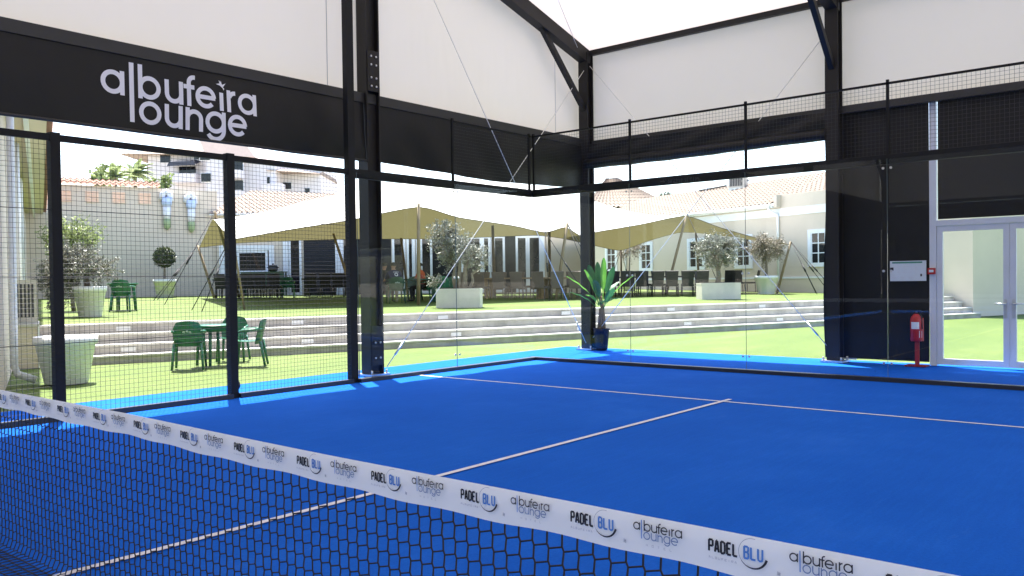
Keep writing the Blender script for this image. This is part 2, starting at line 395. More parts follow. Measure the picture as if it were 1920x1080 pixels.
# end screens of the hall far behind the court
hp('screen_panel', lambda bb: bb.box(-.5, 6.2, YB-.02, YB+.0, .1, 4.2), MT['curtain'])
hp('screen_panel', lambda bb: bb.box(-.64, -.60, YB+.1, -13.0, .1, 3.5), MT['curtain'])

# ------------------------------------------------------------------ valances and lettering
def arc(cx, cz, r, a0, a1, n=28):
    return [(cx+r*math.cos(R_(a0+(a1-a0)*i/n)), cz+r*math.sin(R_(a0+(a1-a0)*i/n))) for i in range(n+1)]
def stroke(P, t, closed=False):
    """flat ribbon of width t along 2-D polyline -> list of quads"""
    out = []; k = len(P); L = []
    for i in range(k):
        if closed: a = P[(i-1) % (k-1)]; c = P[(i+1) % (k-1)]
        else: a = P[max(i-1, 0)]; c = P[min(i+1, k-1)]
        dx, dz = c[0]-a[0], c[1]-a[1]; l = math.hypot(dx, dz) or 1
        L.append((-dz/l*t/2, dx/l*t/2))
    for i in range(k-1):
        p, q = P[i], P[i+1]; u, v = L[i], L[i+1]
        out.append(((p[0]+u[0], p[1]+u[1]), (p[0]-u[0], p[1]-u[1]), (q[0]-v[0], q[1]-v[1]), (q[0]+v[0], q[1]+v[1])))
    return out
def logo_strokes(h, t):
    """lower-case geometric two-line word mark; h = x-height; origin = left end of first letter, baseline of row one. returns (row, strokes)"""
    k = h/.29; r = h/2-t/2; A = []; B = []; LB = []
    def ring(L, x, z=0, a0=0, a1=360): L.append((arc(x, z+h/2, r, a0, a1), a1-a0 >= 360))
    def ln(L, x0, z0, x1, z1): L.append(([(x0, z0), (x1, z1)], False))
    def X(v): return v*k
    def a_(x, L=A, z=0): ring(L, x+h/2, z); ln(L, x+h-t/2, z, x+h-t/2, z+h)
    a_(0)
    ln(LB, X(.375), X(-.305), X(.375), X(.415))
    ln(A, X(.485), 0, X(.485), X(.415)); ring(A, X(.485)-t/2+h/2)
    def u_(L, x, wd, z=0):
        rr = wd/2-t/2
        L.append(([(x+t/2, z+h)]+arc(x+wd/2, z+wd/2, rr, 180, 360, 16)+[(x+wd-t/2, z+h)], False)); ln(L, x+wd-t/2, z, x+wd-t/2, z+h)
    u_(A, X(.795), X(.247))
    A.append(([(X(1.12), 0), (X(1.12), X(.30))]+arc(X(1.195), X(.30), X(.075), 180, 80, 10), False)); ln(A, X(1.047), X(.245), X(1.195), X(.245))
    def e_(L, x, z=0):
        L.append((arc(x+h/2, z+h/2, r, 0, 318), False)); ln(L, x+t*.6, z+h/2, x+h-t*.2, z+h/2)
    e_(A, X(1.205))
    ln(A, X(1.574), 0, X(1.574), h*.83)
    ln(A, X(1.682), 0, X(1.682), h); A.append((arc(X(1.775), X(.175), X(.085), 165, 85, 8), False))
    a_(X(1.815))
    z = X(-.31)
    ring(B, X(.605), z)
    u_(B, X(.79), X(.24), z)
    B.append(([(X(1.094), z)]+[(X(1.094), z+X(.14))]+arc(X(1.185), z+X(.155), X(.091), 180, 0, 16)+[(X(1.276), z)], False)); ln(B, X(1.094), z, X(1.094), z+h)
    ring(B, X(1.48), z); B.append(([(X(1.598), z+h), (X(1.598), z+X(.06))]+arc(X(1.48), z+X(.045), X(.118), 0, -150, 14), False))
    e_(B, X(1.655), z)
    return A, LB, B
def put(bb, strokes, t, fn, off0=0.0):
    o = off0
    for P, closed in strokes:
        for q in stroke(P, t, closed): bb.quad(*[fn(x, z, o) for x, z in q])
        o += .0002
    return o
ban = thing('valance_banner', 'long black valance along the left side of the hall, lettered albufeira lounge in white', 'banner', (-.55, -10, 3.3))
def vx(y, z):  # gentle billow of the hanging sheet
    h = (4.26-z)/.9
    return -.52+.035*math.sin(h*2.6)*(.6+.4*math.sin(y*1.1+.5))+(.012+.016*max(0, min(1, (y+5.4)/2)))*math.sin(y*3.1+z*2)*h+(.02*math.sin(y*7+z*6)*h*h if y > -4.9 else 0)
def val_l(bb):
    ys = [YB+.2+i*(YE-.2-YB-.2)/120 for i in range(121)]
    for (ya, yb) in ((YB+.2, -3.56), (-3.30, 2.30)):
        nn = max(4, int((yb-ya)/.15)); P = []
        for k in range(13):
            z = 4.25-k*.9/12
            P.append([(vx(ya+(yb-ya)*i/nn, z)+.55, ya+(yb-ya)*i/nn+10, z-3.3-(.07*math.sin((ya+(yb-ya)*i/nn+3.3)/5.6*math.pi)**2*(k/12) if ya > -4 else 0)) for i in range(nn+1)])
        bb.grid(P)
part('valance_sheet', val_l, MT['curtain'], ban)
def hemrod(bb):
    for (ya, yb) in ((YB+.2, -3.56),):
        bb.tube([(vx(ya+(yb-ya)*i/30, 3.35)+.55, ya+(yb-ya)*i/30+10, 3.34-3.3) for i in range(31)], .02, 8)
part('hem_rod', hemrod, MT['hem'], ban)
def letter(bb):
    A, LB, B = logo_strokes(.29, .058)
    fn = lambda x, z, o: (vx(-7.59+x, 3.75+z)+.55+.006+o, -7.59+x+10, 3.75+z-3.3)
    o = put(bb, A, .056, fn); o = put(bb, LB, .058, fn, o); o = put(bb, B, .056, fn, o)
    # little bird over the i
    for q in ([(1.50, .345), (1.57, .33), (1.585, .37)], [(1.555, .335), (1.60, .30), (1.575, .40)], [(1.585, .345), (1.645, .375), (1.60, .315)], [(1.56, .33), (1.545, .405), (1.60, .34)], [(1.585, .33), (1.61, .275), (1.62, .30)]):
        bb.poly([fn(x, z, o) for x, z in q]); o += .0004
part('lettering', letter, MT['white_print'], ban)
rv = thing('rolled_curtain', 'black curtain rolled up under the rail at the back of the hall', 'curtain', (2, 2.35, 3.7))
def roll(bb):
    P = []
    for k in range(9):
        a = k/8; z = 4.25-.42*a; P.append([(-.42+4.95*i/40-2, 2.31+.015*math.sin(i*.7+k)-2.35, z-3.7) for i in range(41)])
    bb.grid(P)
    bb.tube([(-.42+4.95*i/40-2, -.03+.01*math.sin(i), .155-.004*math.sin(i*.9)-.015*math.sin(i*.12)) for i in range(41)], .10, 12)
part('curtain_roll', roll, MT['curtain'], rv)

# dark screens left of and above the doors
scr = thing('dark_screen', 'tall black curtain screen between the hall column and the white doors', 'screen', (5.2, 2.62, 0))
def scr1(bb):
    P = []
    for k in range(9):
        z = .05+k*4.22/8
        P.append([(4.40-(.03*math.sin(k*.8) if i == 0 else 0)+i*1.68/14-5.2, .012*math.sin(i*1.3+k*.5)-.02, z) for i in range(15)])
    bb.grid(P)
part('screen_sheet', scr1, MT['curtain'], scr)
part('screen_bracket', lambda bb: (bb.box(-.62, -.22, -.20, -.16, .05, .07), bb.beam((-.60, -.18, .02), (-.52, -.18, .13), .05, .05)), MT['galv'], scr)
part('screen_bracket', lambda bb: (bb.box(-.95, -.62, -.2, -.17, 3.92, 3.95), bb.beam((-.92, -.18, 3.93), (-.6, -.18, 4.25), .02, .02)), MT['galv'], scr)
scr2 = thing('dark_overpanel', 'black panel filling the wall above the white glazed doors', 'screen', (8.3, 2.62, 2.4))
part('panel_sheet', lambda bb: bb.box(-2.09, 4.2, -.015, .005, -.05, 1.86), MT['curtain'], scr2)
part('panel_rail', lambda bb: bb.box(-2.09, 4.2, -.03, -.016, .98, 1.02), MT['fence'], scr2)

# ------------------------------------------------------------------ doors
dr = thing('double_door', 'white framed double door with full height glass leading to the garden', 'door', (6.1, 2.62, 0))
def dframe(bb):
    bb.box(-.01, .09, -.05, .06, 0, 4.28); bb.box(.09, 3.3, -.05, .06, 2.24, 2.33); bb.box(3.21, 3.31, -.05, .06, 0, 2.24)
part('door_frame', dframe, MT['alu'], dr)
for k, x0 in enumerate((.095, 1.12, 2.145)):
    def leaf(bb):
        x1 = x0+1.02; y0, y1 = -.035, .03
        bb.box(x0, x0+.085, y0, y1, .02, 2.235); bb.box(x1-.085, x1, y0, y1, .02, 2.235)
        bb.box(x0+.085, x1-.085, y0, y1, .02, .115); bb.box(x0+.085, x1-.085, y0, y1, 2.15, 2.235)
    d = part('door_leaf', leaf, MT['alu'], dr)
    part('door_glass', lambda bb: bb.box(x0+.085, x0+.935, -.006, .006, .115, 2.15), MT['glass'], d)
    hx = x0+.97 if k != 1 else x0+.05
    sg = -1 if k != 1 else 1
    part('door_handle', lambda bb: (bb.tube([(hx, -.035, 1.0), (hx, -.085, 1.0), (hx+sg*.14, -.085, 1.005)], .012, 8), bb.box(hx-.02, hx+.02, -.043, -.035, .78, 1.07)), MT['galv'], d)
al = thing('alarm_call_point', 'small red alarm call point on the door frame edge', 'alarm', (6.13, 2.56, 1.52))
part('alarm_box', lambda bb: bb.box(-.055, .055, -.05, 0, -.05, .05), MT['red'], al)
part('alarm_glass', lambda bb: bb.box(-.033, .033, -.054, -.051, -.018, .022), MT['paper'], al)
nb = thing('notice_board', 'white evacuation plan sheet with green header fixed to the black screen', 'notice', (5.77, 2.56, 1.53))
part('notice_panel', lambda bb: bb.box(-.275, .275, -.02, 0, -.165, .165), MT['paper'], nb)
def npr(bb):
    bb.m = 0; bb.box(-.24, .22, -.0225, -.0205, .125, .150)
    bb.m = 1; bb.box(-.272, -.22, -.0225, -.0205, .01, .06); bb.box(.19, .215, -.0225, -.0205, -.09, -.05)
    bb.m = 2
    for i in range(3):
        for j in range(3): bb.box(-.23+i*.12, -.16+i*.12, -.0222, -.0205, -.105-j*.016, -.098-j*.016)
    for (x0, x1, z0, z1) in ((-.15, .12, .075, .079), (-.15, -.146, -.03, .075), (.05, .054, -.05, .075), (-.15, .05, -.03, -.026), (-.05, -.046, -.03, .075), (.05, .16, .03, .034), (.12, .124, -.06, .079)):
        bb.box(x0, x1, -.0222, -.0205, z0, z1)
part('notice_print', npr, [MT['ink_green'], MT['ink_black'], MT['ink_faint']], nb)
fe = thing('fire_extinguisher', 'red fire extinguisher in a red cover on a floor stand by the doors', 'fire extinguisher', (5.95, 2.36, 0))
def fe_st(bb):
    bb.box(-.16, .16, -.13, .13, 0, .018); bb.box(-.032, .032, .0, .03, .018, .48)
part('stand', fe_st, MT['red_d'], fe)
def fe_body(bb):
    bb.lathe((0, -.03, 0), [(.078, .40), (.09, .42), (.09, .74), (.078, .79), (.045, .825), (.028, .84)], 20)
    bb.box(-.088, .088, .0, .06, .40, .77)
part('cylinder', fe_body, MT['red'], fe)
part('valve', lambda bb: (bb.tube([(0, -.03, .84), (0, -.03, .875)], .02, 8), bb.beam((-.05, -.03, .875), (.06, -.03, .89), .02, .014), bb.tube([(.03, -.03, .86), (.08, -.05, .8), (.095, -.06, .6)], .01, 6)), MT['black_can'], fe)
def fe_lab(bb):
    for i in range(8):
        a0, a1 = R_(-130+i*10), R_(-130+(i+1)*10)
        r = .0915; p = lambda a, z: (r*math.cos(a), -.03+r*math.sin(a), z)
        bb.quad(p(a0, .60), p(a1, .60), p(a1, .71), p(a0, .71))
    a0, a1 = R_(-50), R_(-15); bb.quad(p(a0, .46), p(a1, .46), p(a1, .57), p(a0, .57))
part('label', fe_lab, MT['paper'], fe)

# ------------------------------------------------------------------ padel cage
PX, PY = 2.058, 2.079
def wires(bb, fn, u0, u1, z0, z1, heavy=(), r=.0019, du=.0535, dz=.0525):
    n = int((u1-u0)/du)
    for i in range(n+1):
        u = u0+(u1-u0)*i/n; bb.tube([fn(u, z0, 0), fn(u, z1, 0)], r, 4, False, False)
    n = int((z1-z0)/dz)
    for i in range(n+1):
        z = z0+(z1-z0)*i/n; bb.tube([fn(u0, z, .004), fn(u1, z, .004)], r, 4, False, False)
    for z in heavy: bb.tube([fn(u0, z, .006), fn(u1, z, .006)], .0045, 5, False, False)
rg = thing('rear_glass_wall', 'clear glass back wall of the court with black mesh band on top', 'glass wall', (0, 0, 0))
part('base_rail', lambda bb: bb.box(-.06, 10.36, -.09, .02, 0, .055), MT['rubber'], rg)
part('top_rail', lambda bb: bb.box(-.03, 10.33, .012, .075, 2.985, 3.115), MT['fence'], rg)
part('top_bar', lambda bb: bb.box(-.02, 10.33, .02, .045, 4.075, 4.105), MT['fence'], rg)
for k in range(5):
    x0, x1 = k*PX+.003, (k+1)*PX-.003
    g = part('glass_panel', lambda bb: bb.box(x0, x1, -.006, .006, .057, 3.06), MT['glass'], rg)
    part('glass_edge', lambda bb: (bb.box(x1-.0005, x1+.0025, -.0062, .0062, .057, 3.06)), MT['edge'], g)
    part('mesh_panel', lambda bb: wires(bb, lambda u, z, o: (u, .033+o, z), x0, x1, 3.12, 4.08), MT['wire'], rg)
for k in range(6):
    x = k*PX
    part('mesh_post', lambda bb: bb.box(x-.018, x+.018, .02, .055, 3.116, 4.14), MT['fence'], rg)
    if k:
        def cl(bb):
            for z in (.25, 1.52, 2.93):
                for dx in (-.05, .05): bb.tube([(x+dx, -.006, z), (x+dx, -.018, z)], .017, 10)
        part('clamp', cl, MT['galv'], rg)
sg_ = thing('side_glass_wall', 'clear glass panels closing the left back corner of the court', 'glass wall', (0, 0, 0))
part('base_rail', lambda bb: bb.box(-.02, .09, -4.2, -.095, 0, .055), MT['rubber'], sg_)
part('top_rail', lambda bb: bb.box(-.075, -.012, -4.2, -.0, 2.985, 3.115), MT['fence'], sg_)
part('top_bar', lambda bb: bb.box(-.045, -.02, -PY, -.0, 4.075, 4.105), MT['fence'], sg_)
for k in range(2):
    y0, y1 = -(k+1)*PY+.003, -k*PY-.012
    g = part('glass_panel', lambda bb: bb.box(-.006, .006, y0, y1, .057, 3.06), MT['glass'], sg_)
    part('glass_edge', lambda bb: bb.box(-.0062, .0062, y0-.0025, y0+.0005, .057, 3.06), MT['edge'], g)
part('mesh_panel', lambda bb: wires(bb, lambda u, z, o: (-.033-o, u, z), -PY, -.02, 3.12, 4.08), MT['wire'], sg_)
for y in (-PY, -.055): part('mesh_post', lambda bb: bb.box(-.055, -.02, y-.018, y+.018, 3.116, 4.14), MT['fence'], sg_)
part('clamp', lambda bb: [bb.tube([(.006, -PY+dy, z), (.018, -PY+dy, z)], .017, 10) for z in (.25, 1.52, 2.93) for dy in (-.05, .05)], MT['galv'], sg_)
sf = thing('side_mesh_fence', 'black welded mesh fence with square posts along the left of the court', 'fence', (0, -8, 0))
def sfp(name, fn, m):
    bb = MB(); fn(bb); bb.v = [(x, y+8, z) for x, y, z in bb.v]; return bb.build(name, m, sf)
POSTS = [-4.235, -6.20, -8.32, -10.45, -12.6]
for k, y in enumerate(POSTS):
    z1 = 8.2 if k == 0 else 3.12
    hw = .052 if k else .062
    sfp('post', lambda bb: bb.box(-.10, -.0, y-hw, y+hw, 0, z1), MT['fence'])
    if k:
        ya, yb = y+hw, POSTS[k-1]-(.052 if k > 1 else .062)
        sfp('mesh_panel', lambda bb: wires(bb, lambda u, z, o: (-.02+o, u, z), ya, yb, .06, 3.03, (.835, 1.56, 2.285)), MT['wire'])
        sfp('top_rail', lambda bb: bb.box(-.07, -.01, ya, yb, 3.03, 3.10), MT['fence'])
        sfp('base_rail', lambda bb: bb.box(-.02, .05, ya, yb, 0, .06), MT['rubber'])
sfp('post_roller', lambda bb: bb.tube([(-.13, -6.16, .15), (-.13, -6.08, .15)], .06, 14), MT['rubber'])

# ------------------------------------------------------------------ net
YN = -10.45
net = thing('padel_net', 'black court net with white printed tape stretched across the foreground', 'net', (5.15, YN, 0))
def tt(x): return .867+.014*max(0, min(1, (7.4-x)/1.5))**1.3       # top edge: the cord sags a little
def tz(x): return tt(x)-.095+.0028*math.sin(x*15.97+1.5)+.002*math.sin(x*5.3+1)
def cords(bb):
    px, pz = .0497, .0478
    nr = 20; nc = int(10.2/px)
    def at(x, sdrop, jy=0, jx=0):          # hangs straight, then lies slack on the floor towards the near side
        xx = x+.055*min(sdrop, .75)
        if sdrop < .66: return (xx+jx-5.15, jy, .75-sdrop)
        t = sdrop-.66
        return (xx+jx-5.15, -(t*t/.3 if t < .15 else t-.075)+jy, max(.012+.004*math.sin(x*9+t*20), .09-t*.9 if t < .09 else .012))
    for i in range(nc):
        x = .05+i*px; pts = [(x-5.15, 0, tz(x)+.02)]
        for j in range(nr):
            d = .015+j*pz; jy = random.uniform(-.0015, .0015); jx = random.uniform(-.0008, .0008)
            a = at(x, d-.007, jy, jx-.0032); c = at(x, d+.006, jy, jx+.0022); pts += [a, c]
            e = at(x+px, d-.0055, jy, -.0028)
            bb.tube([c, e], .0026, 5, False)
        bb.tube(pts, .0030, 5, False)
part('net_mesh', cords, MT['cord'], net)
def tape(bb):
    n = 300
    for y in (-.005, .005):
        P = [[(x*10.3/n-5.15, y*(1-.9*(k == 0)), (tz(x*10.3/n) if k == 4 else tt(x*10.3/n)-(tt(x*10.3/n)-tz(x*10.3/n))*k/4)) for x in range(n+1)] for k in range(5)]
        bb.grid(P if y < 0 else P[::-1])
tp = part('tape', tape, MT['tape'], net)
GL = dict(P=[[(0, 0), (0, 1), (1, 1), (1, .48), (0, .48)]], A=[[(0, 0), (.35, 1), (.65, 1), (1, 0)], [(.15, .3), (.85, .3)]], D=[[(0, 0), (0, 1), (.75, 1), (1, .82), (1, .18), (.75, 0), (0, 0)]],
          E=[[(1, 0), (0, 0), (0, 1), (1, 1)], [(0, .52), (.8, .52)]], L=[[(0, 1), (0, 0), (1, 0)]], B=[[(0, 0), (0, 1), (.85, 1), (.95, .8), (.8, .53), (1, .3), (.9, 0), (0, 0)], [(0, .53), (.8, .53)]],
          U=[[(0, 1), (0, .15), (.2, 0), (.8, 0), (1, .15), (1, 1)]], F=[[(0, 0), (0, 1), (1, 1)], [(0, .52), (.8, .52)]], I=[[(.5, 0), (.5, 1)]], R=[[(0, 0), (0, 1), (1, 1), (1, .5), (0, .5)], [(.45, .5), (1, 0)]],
          H=[[(0, 0), (0, 1)], [(1, 0), (1, 1)], [(0, .5), (1, .5)]], O=[[(0, 0), (0, 1), (1, 1), (1, 0), (0, 0)]], T=[[(.5, 0), (.5, 1)], [(0, 1), (1, 1)]])
def block(txt, x, z, wd, ht, pitch):
    out = []
    for i, ch in enumerate(txt):
        for P in GL[ch]:
            for a, c in zip(P[:-1], P[1:]): out.append(([(x+i*pitch+a[0]*wd, z+a[1]*ht), (x+i*pitch+c[0]*wd, z+c[1]*ht)], False))
    return out
def prints(bb):
    k = -20
    x0 = 7.938-.3935*20
    while x0 < 10.0:
        if x0 > .2:
            f = lambda x, z, o: (x-5.15, -.0062-o*.5, z+tt(x)-.867)
            bb.m = 0; o = put(bb, block('PADEL', x0+.002, .8165, .0095, .0265, .0152), .0050, f)
            bb.m = 1; o = put(bb, block('BLU', x0+.0895, .817, .0105, .0265, .0165), .0046, f, o)
            bb.m = 3; o = put(bb, block('ALBUFEIRA', x0+.003, .8015, .0045, .0045, .0082), .0011, f, o)
            bb.m = 2; o = put(bb, [(arc(x0+.112, .832, .0335, 80, 215, 18), False)], .0010, f, o)
            bb.m = 0
            pts = arc(x0+.112, .832, .0335, 215, 345, 26)
            for i in range(26):
                t = .0012+.0048*(i/26)
                for q in stroke(pts[i:i+2], t): bb.quad(*[f(x, z, o) for x, z in q])
            lx = x0+.196; A, LB, B = logo_strokes(.0185, .0020)
            sx = 1.0
            g = lambda x, z, o: f(lx+x*sx, .8335+z, o)
            bb.m = 0; o = put(bb, A, .0029, g, o+.0002)
            bb.m = 1; o = put(bb, LB, .0024, g, o); bb.m = 4; o = put(bb, B, .0024, g, o)
            bb.m = 3; o = put(bb, block('HOTEL', lx+.037, .7985, .0045, .0048, .0165), .0010, f, o)
            bb.m = 3
            ex = x0+.173; bb.quad(f(ex-.004, .797, o), f(ex+.004, .795, o), f(ex+.005, .804, o), f(ex-.003, .806, o))
            bb.m = 2; bb.quad(f(ex-.0005, .7995, o+.0003), f(ex+.0022, .7985, o+.0003), f(ex+.0024, .8022, o+.0003), f(ex+.0002, .8022, o+.0003))
        x0 += .3935
part('tape_print', prints, [MT['ink_black'], MT['ink_blue'], MT['ink_grey'], MT['ink_faint'], MT['ink_slate']], tp)
for x in (.06, 10.24): part('net_post', lambda bb: bb.box(x-5.15-.04, x-5.15+.04, -.04, .04, 0, .95), MT['fence'], net)
part('bottom_cord', lambda bb: bb.tube([(-5.1, -.21, .014), (0, -.22, .014), (5.1, -.21, .014)], .005, 6), MT['cord'], net)

# ------------------------------------------------------------------ banana plant
bp_ = thing('potted_plant', 'banana palm with broad green leaves in a dark blue pot beside the corner column', 'plant', (-.13, 2.40, 0))
def bpot(bb):
    bb.lathe((0, 0, 0), [(.105, 0), (.12, .01), (.165, .43), (.172, .45), (.15, .45), (.145, .41)], 4 and 20)
part('pot', bpot, MT['pot_blue'], bp_)
part('soil', lambda bb: bb.lathe((0, 0, 0), [(.01, .40), (.148, .415)], 16), MT['soil'], bp_)
def bstem(bb):
    for (dx, dy, h) in ((0, 0, 1.12), (.055, .02, .98), (-.05, -.02, .86)):
        bb.tube([(dx, dy, .40), (dx*.8+.01, dy, .65), (dx*.4+.005, dy, h)], [.036, .030, .020], 8)
part('stem', bstem, MT['trunk_b'], bp_)
vr = Vector((.7697, .6384, 0)); vt = Vector((.6384, -.7697, 0))
def bleaf(base, tip, wid, droop=.1, fold=.25, side=None):
    def fn(bb):
        a = Vector((0, 0, 0))+vr*base[0]+vt*base[1]+Vector((0, 0, base[2])); t = vr*tip[0]+vt*tip[1]+Vector((0, 0, tip[2]))
        d = t-a; ln = d.length; sd = Vector(side) if side else d.cross(Vector((0, 0, 1))).normalized()
        if sd.length < .2: sd = vr.copy()
        nrm = sd.cross(d).normalized(); P = []
        for i in range(13):
            u = i/12; c = a+d*u+Vector((0, 0, droop*math.sin(u*math.pi)))
            wd = wid*(.09 if u < .26 else max(.03, 1-((u-.63)/.375)**2)**.5)+.004
            P.append([c+sd*wd*k+nrm*abs(k)*wd*fold+nrm*.006*math.sin(u*22+k) for k in (-1, -.5, 0, .5, 1)])
        bb.grid(P)
    return fn
LV = [((-.03, .03, .95), (-.07, .02, 1.82), .062, 0), ((.03, .05, .95), (.05, .14, 1.90), .058, 1), ((-.05, .0, .92), (-.24, -.05, 1.76), .072, 0), ((.05, 0, .92), (.26, .02, 1.72), .068, 0),
      ((-.04, .03, .95), (-.72, .08, 1.53), .050, 1), ((-.04, .05, .85), (-.66, .2, 1.20), .05, 1), ((.03, .02, .9), (.66, .1, 1.52), .045, 1), ((.04, .06, .85), (.22, .30, 1.28), .075, 0),
      ((.0, .06, .95), (.03, .36, 1.00), .085, 0), ((-.03, .04, .9), (-.36, .22, 1.66), .065, 1), ((.03, -.02, .95), (.42, -.28, 1.40), .07, 0),
      ((-.05, .05, .9), (-.33, .2, 1.14), .075, 1), ((.03, .06, .9), (.36, .2, 1.06), .06, 0), ((-.02, .04, .92), (-.15, .20, 1.46), .07, 0)]
for (bs, tpv, wd, lt) in LV:
    part('leaf', bleaf(bs, tpv, wd, .05, .35, side=tuple(vr) if abs(tpv[0]) < .3 else None), MT['banana_l' if lt else 'banana'], bp_)

# ------------------------------------------------------------------ terrace steps
st = thing('terrace_steps', 'long flight of four grey concrete steps with sunlit edges up to the upper lawn', 'steps', W(5.2, 0))
st.rotation_euler = (0, 0, AS)     # local x along S, local y = N
TOP = [.15, .335, .525, .715]; TR = .33
for k in range(4):
    z0 = 0 if k == 0 else TOP[k-1]; y0 = k*TR
    s = part('step', lambda bb: bb.box(-14.0, 14.2, y0+.006, 1.62 if k == 3 else (k+1)*TR+.15, -.05 if k == 0 else z0-.12, TOP[k]-.035), MT['concrete'], st)
    part('lit_tread_top', lambda bb: bb.box(-14.0, 14.2, y0-.012, (k+1)*TR+.004 if k < 3 else 1.42, TOP[k]-.034, TOP[k]), MT['lit_edge'], s)  # tread tops lighter than the risers: sunlit look put into their colour
for k in (1, 3):
    for i in range(8):
        s = -10.8+3.49*i+(0 if k == 3 else .03)
        sx = s-5.2
        if sx < -13.6: continue
        zc = (TOP[k]+TOP[k-1])/2-.015
        part('step_light', lambda bb: bb.box(sx-.13, sx+.13, k*TR-.010, k*TR+.004, zc-.045, zc+.045), MT['lamp_cover'], st)

# ------------------------------------------------------------------ trees and shrubs
def leaf_quads(bb, pts, size, aspect=.35, updir=None):
    for p in pts:
        d = Vector((random.gauss(0, 1), random.gauss(0, 1), random.gauss(.25, .8))).normalized()
        if updir is not None: d = (d+updir(p)*1.2).normalized()
        u, v = perp(d); a = random.random()*6.28; u = u*math.cos(a)+v*math.sin(a)
        L = size*random.uniform(.6, 1.3); wq = L*aspect
        p = Vector(p); bb.quad(p-u*wq*.5, p+u*wq*.5, p+d*L+u*wq*.35, p+d*L-u*wq*.35)
def tree_branches(bb, base, h, crown_c, crown_r, n, r0, trunks=1, trunk_r=.06):
    """gnarled trunk with limbs reaching into the crown; returns twig end points"""
    ends = []
    for t in range(trunks):
        off = Vector((random.uniform(-.1, .1), random.uniform(-.1, .1), 0))*(trunks > 1)
        p = Vector(base)+off; pts = [p.copy()]
        for i in range(4):
            p = p+Vector((random.uniform(-.05, .05), random.uniform(-.05, .05), h/4)); pts.append(p.copy())
        bb.tube(pts, [trunk_r*(1.15-.12*i) for i in range(5)], 8)
        for k in range(n//trunks):
            q = pts[-1] if random.random() < .6 else pts[-2]
            d = Vector((random.gauss(0, 1), random.gauss(0, 1), random.gauss(.4, .7))).normalized()
            e = Vector(crown_c)+Vector((d.x*crown_r[0], d.y*crown_r[1], d.z*crown_r[2]))*random.uniform(.55, 1.05)
            m1 = q.lerp(e, .4)+Vector((random.uniform(-.12, .12), random.uniform(-.12, .12), random.uniform(0, .12)))*crown_r[0]
            m2 = q.lerp(e, .75)+Vector((random.uniform(-.12, .12), random.uniform(-.12, .12), random.uniform(-.05, .1)))*crown_r[0]
            bb.tube([q, m1, m2, e], [r0, r0*.6, r0*.35, r0*.15], 4, False)
            ends += [(m1, m2, e)]
    return ends
def olive_crown(parent, name, ends, per, size, m, spread):
    def fn(bb):
        pts = []
        for (m1, m2, e) in ends:
            for i in range(per):
                t = random.random()**.8
                c = m1.lerp(m2, t*2) if t < .5 else m2.lerp(e, t*2-1)
                pts.append(c+Vector((random.gauss(0, spread), random.gauss(0, spread), random.gauss(0, spread))))
        leaf_quads(bb, pts, size)
    return part(name, fn, m, parent)
def ball_crown(parent, c, r, n, size, m, core=.75):
    c = Vector(c)
    tw = MB(); pts = []
    for i in range(n//26):
        d = Vector((random.gauss(0, 1), random.gauss(0, 1), random.gauss(.15, .9))).normalized()
        L = random.uniform(.72, 1.12)*(1+.18*math.sin(d.x*5+d.z*4+d.y*3))
        e = c+Vector((d.x*r[0], d.y*r[1], d.z*r[2]))*L; a = c+Vector((d.x*r[0], d.y*r[1], d.z*r[2]))*.25
        mdl = a.lerp(e, .5)+Vector((random.gauss(0, .04), random.gauss(0, .04), random.gauss(.03, .04)))
        tw.tube([a, mdl, e], [.008, .005, .002], 3, False)
        for k in range(26):
            t = random.random()**core; q = a.lerp(mdl, t*2) if t < .5 else mdl.lerp(e, t*2-1)
            pts.append(q+Vector((random.gauss(0, .03), random.gauss(0, .03), random.gauss(0, .03))))
    tw.build('twigs', MT['bark'], parent)
    bb = MB(); leaf_quads(bb, pts, size, .42); bb.build('crown', m, parent)
def rect_planter(loc, rz, wd, dp, h, label):
    t = thing('planter_box', label, 'planter', loc, rz)
    part('box', lambda bb: (bb.box(-wd/2, wd/2, -dp/2, dp/2, .0, h-.001), bb.box(-wd/2-.004, wd/2+.004, -dp/2-.004, dp/2+.004, h-.05, h)), MT['pot_beige'], t)
    part('soil', lambda bb: bb.box(-wd/2+.05, wd/2-.05, -dp/2+.05, dp/2-.05, h-.02, h+.012), MT['soil'], t)
    return t
def round_pot(loc, r, h, label):
    t = thing('flower_pot', label, 'pot', loc)
    part('pot', lambda bb: bb.lathe((0, 0, 0), [(r*.66, 0), (r*.68, .01), (r*.93, h*.83), (r, h*.84), (r*1.0, h), (r*.9, h), (r*.88, h*.9)], 32), MT['pot_white'], t)
    part('soil', lambda bb: bb.lathe((0, 0, 0), [(.01, h*.93), (r*.89, h*.92)], 20), MT['soil'], t)
    return t
# (planter one, middle)
p1 = WL(1.27, 3.4); rect_planter(p1, AF-.1, 1.2, .55, .52, 'pale rectangular stone planter on the lawn to the left of the corner column')
t = thing('olive_tree', 'spreading silvery olive tree rising from the planter left of the corner column', 'tree', p1+Vector((0, 0, .5)))
b = MB(); random.seed(3)
for (dx, a_, hh, r_) in ((.12, .10, .75, .075), (-.10, -.12, .8, .07), (.28, .22, .55, .05), (0, 0, .9, .06)):
    b.tube([FR*dx, FR*(dx+a_*.4)+Vector((0, 0, hh*.4)), FR*(dx+a_*.2)+Vector((.03, 0, hh*.75)), FR*(dx+a_*1.6)+Vector((0, .04, hh*1.15))], [r_, r_*.9, r_*.75, r_*.4], 7)
b.build('trunk', MT['bark'], t)
ball_crown(t, FR*-.12+Vector((0, 0, 1.05)), (.62, .55, .62), 3600, .055, MT['olive'])
ball_crown(t, FR*-.42+Vector((0, 0, 1.50)), (.50, .45, .48), 1500, .055, MT['olive'], .6)
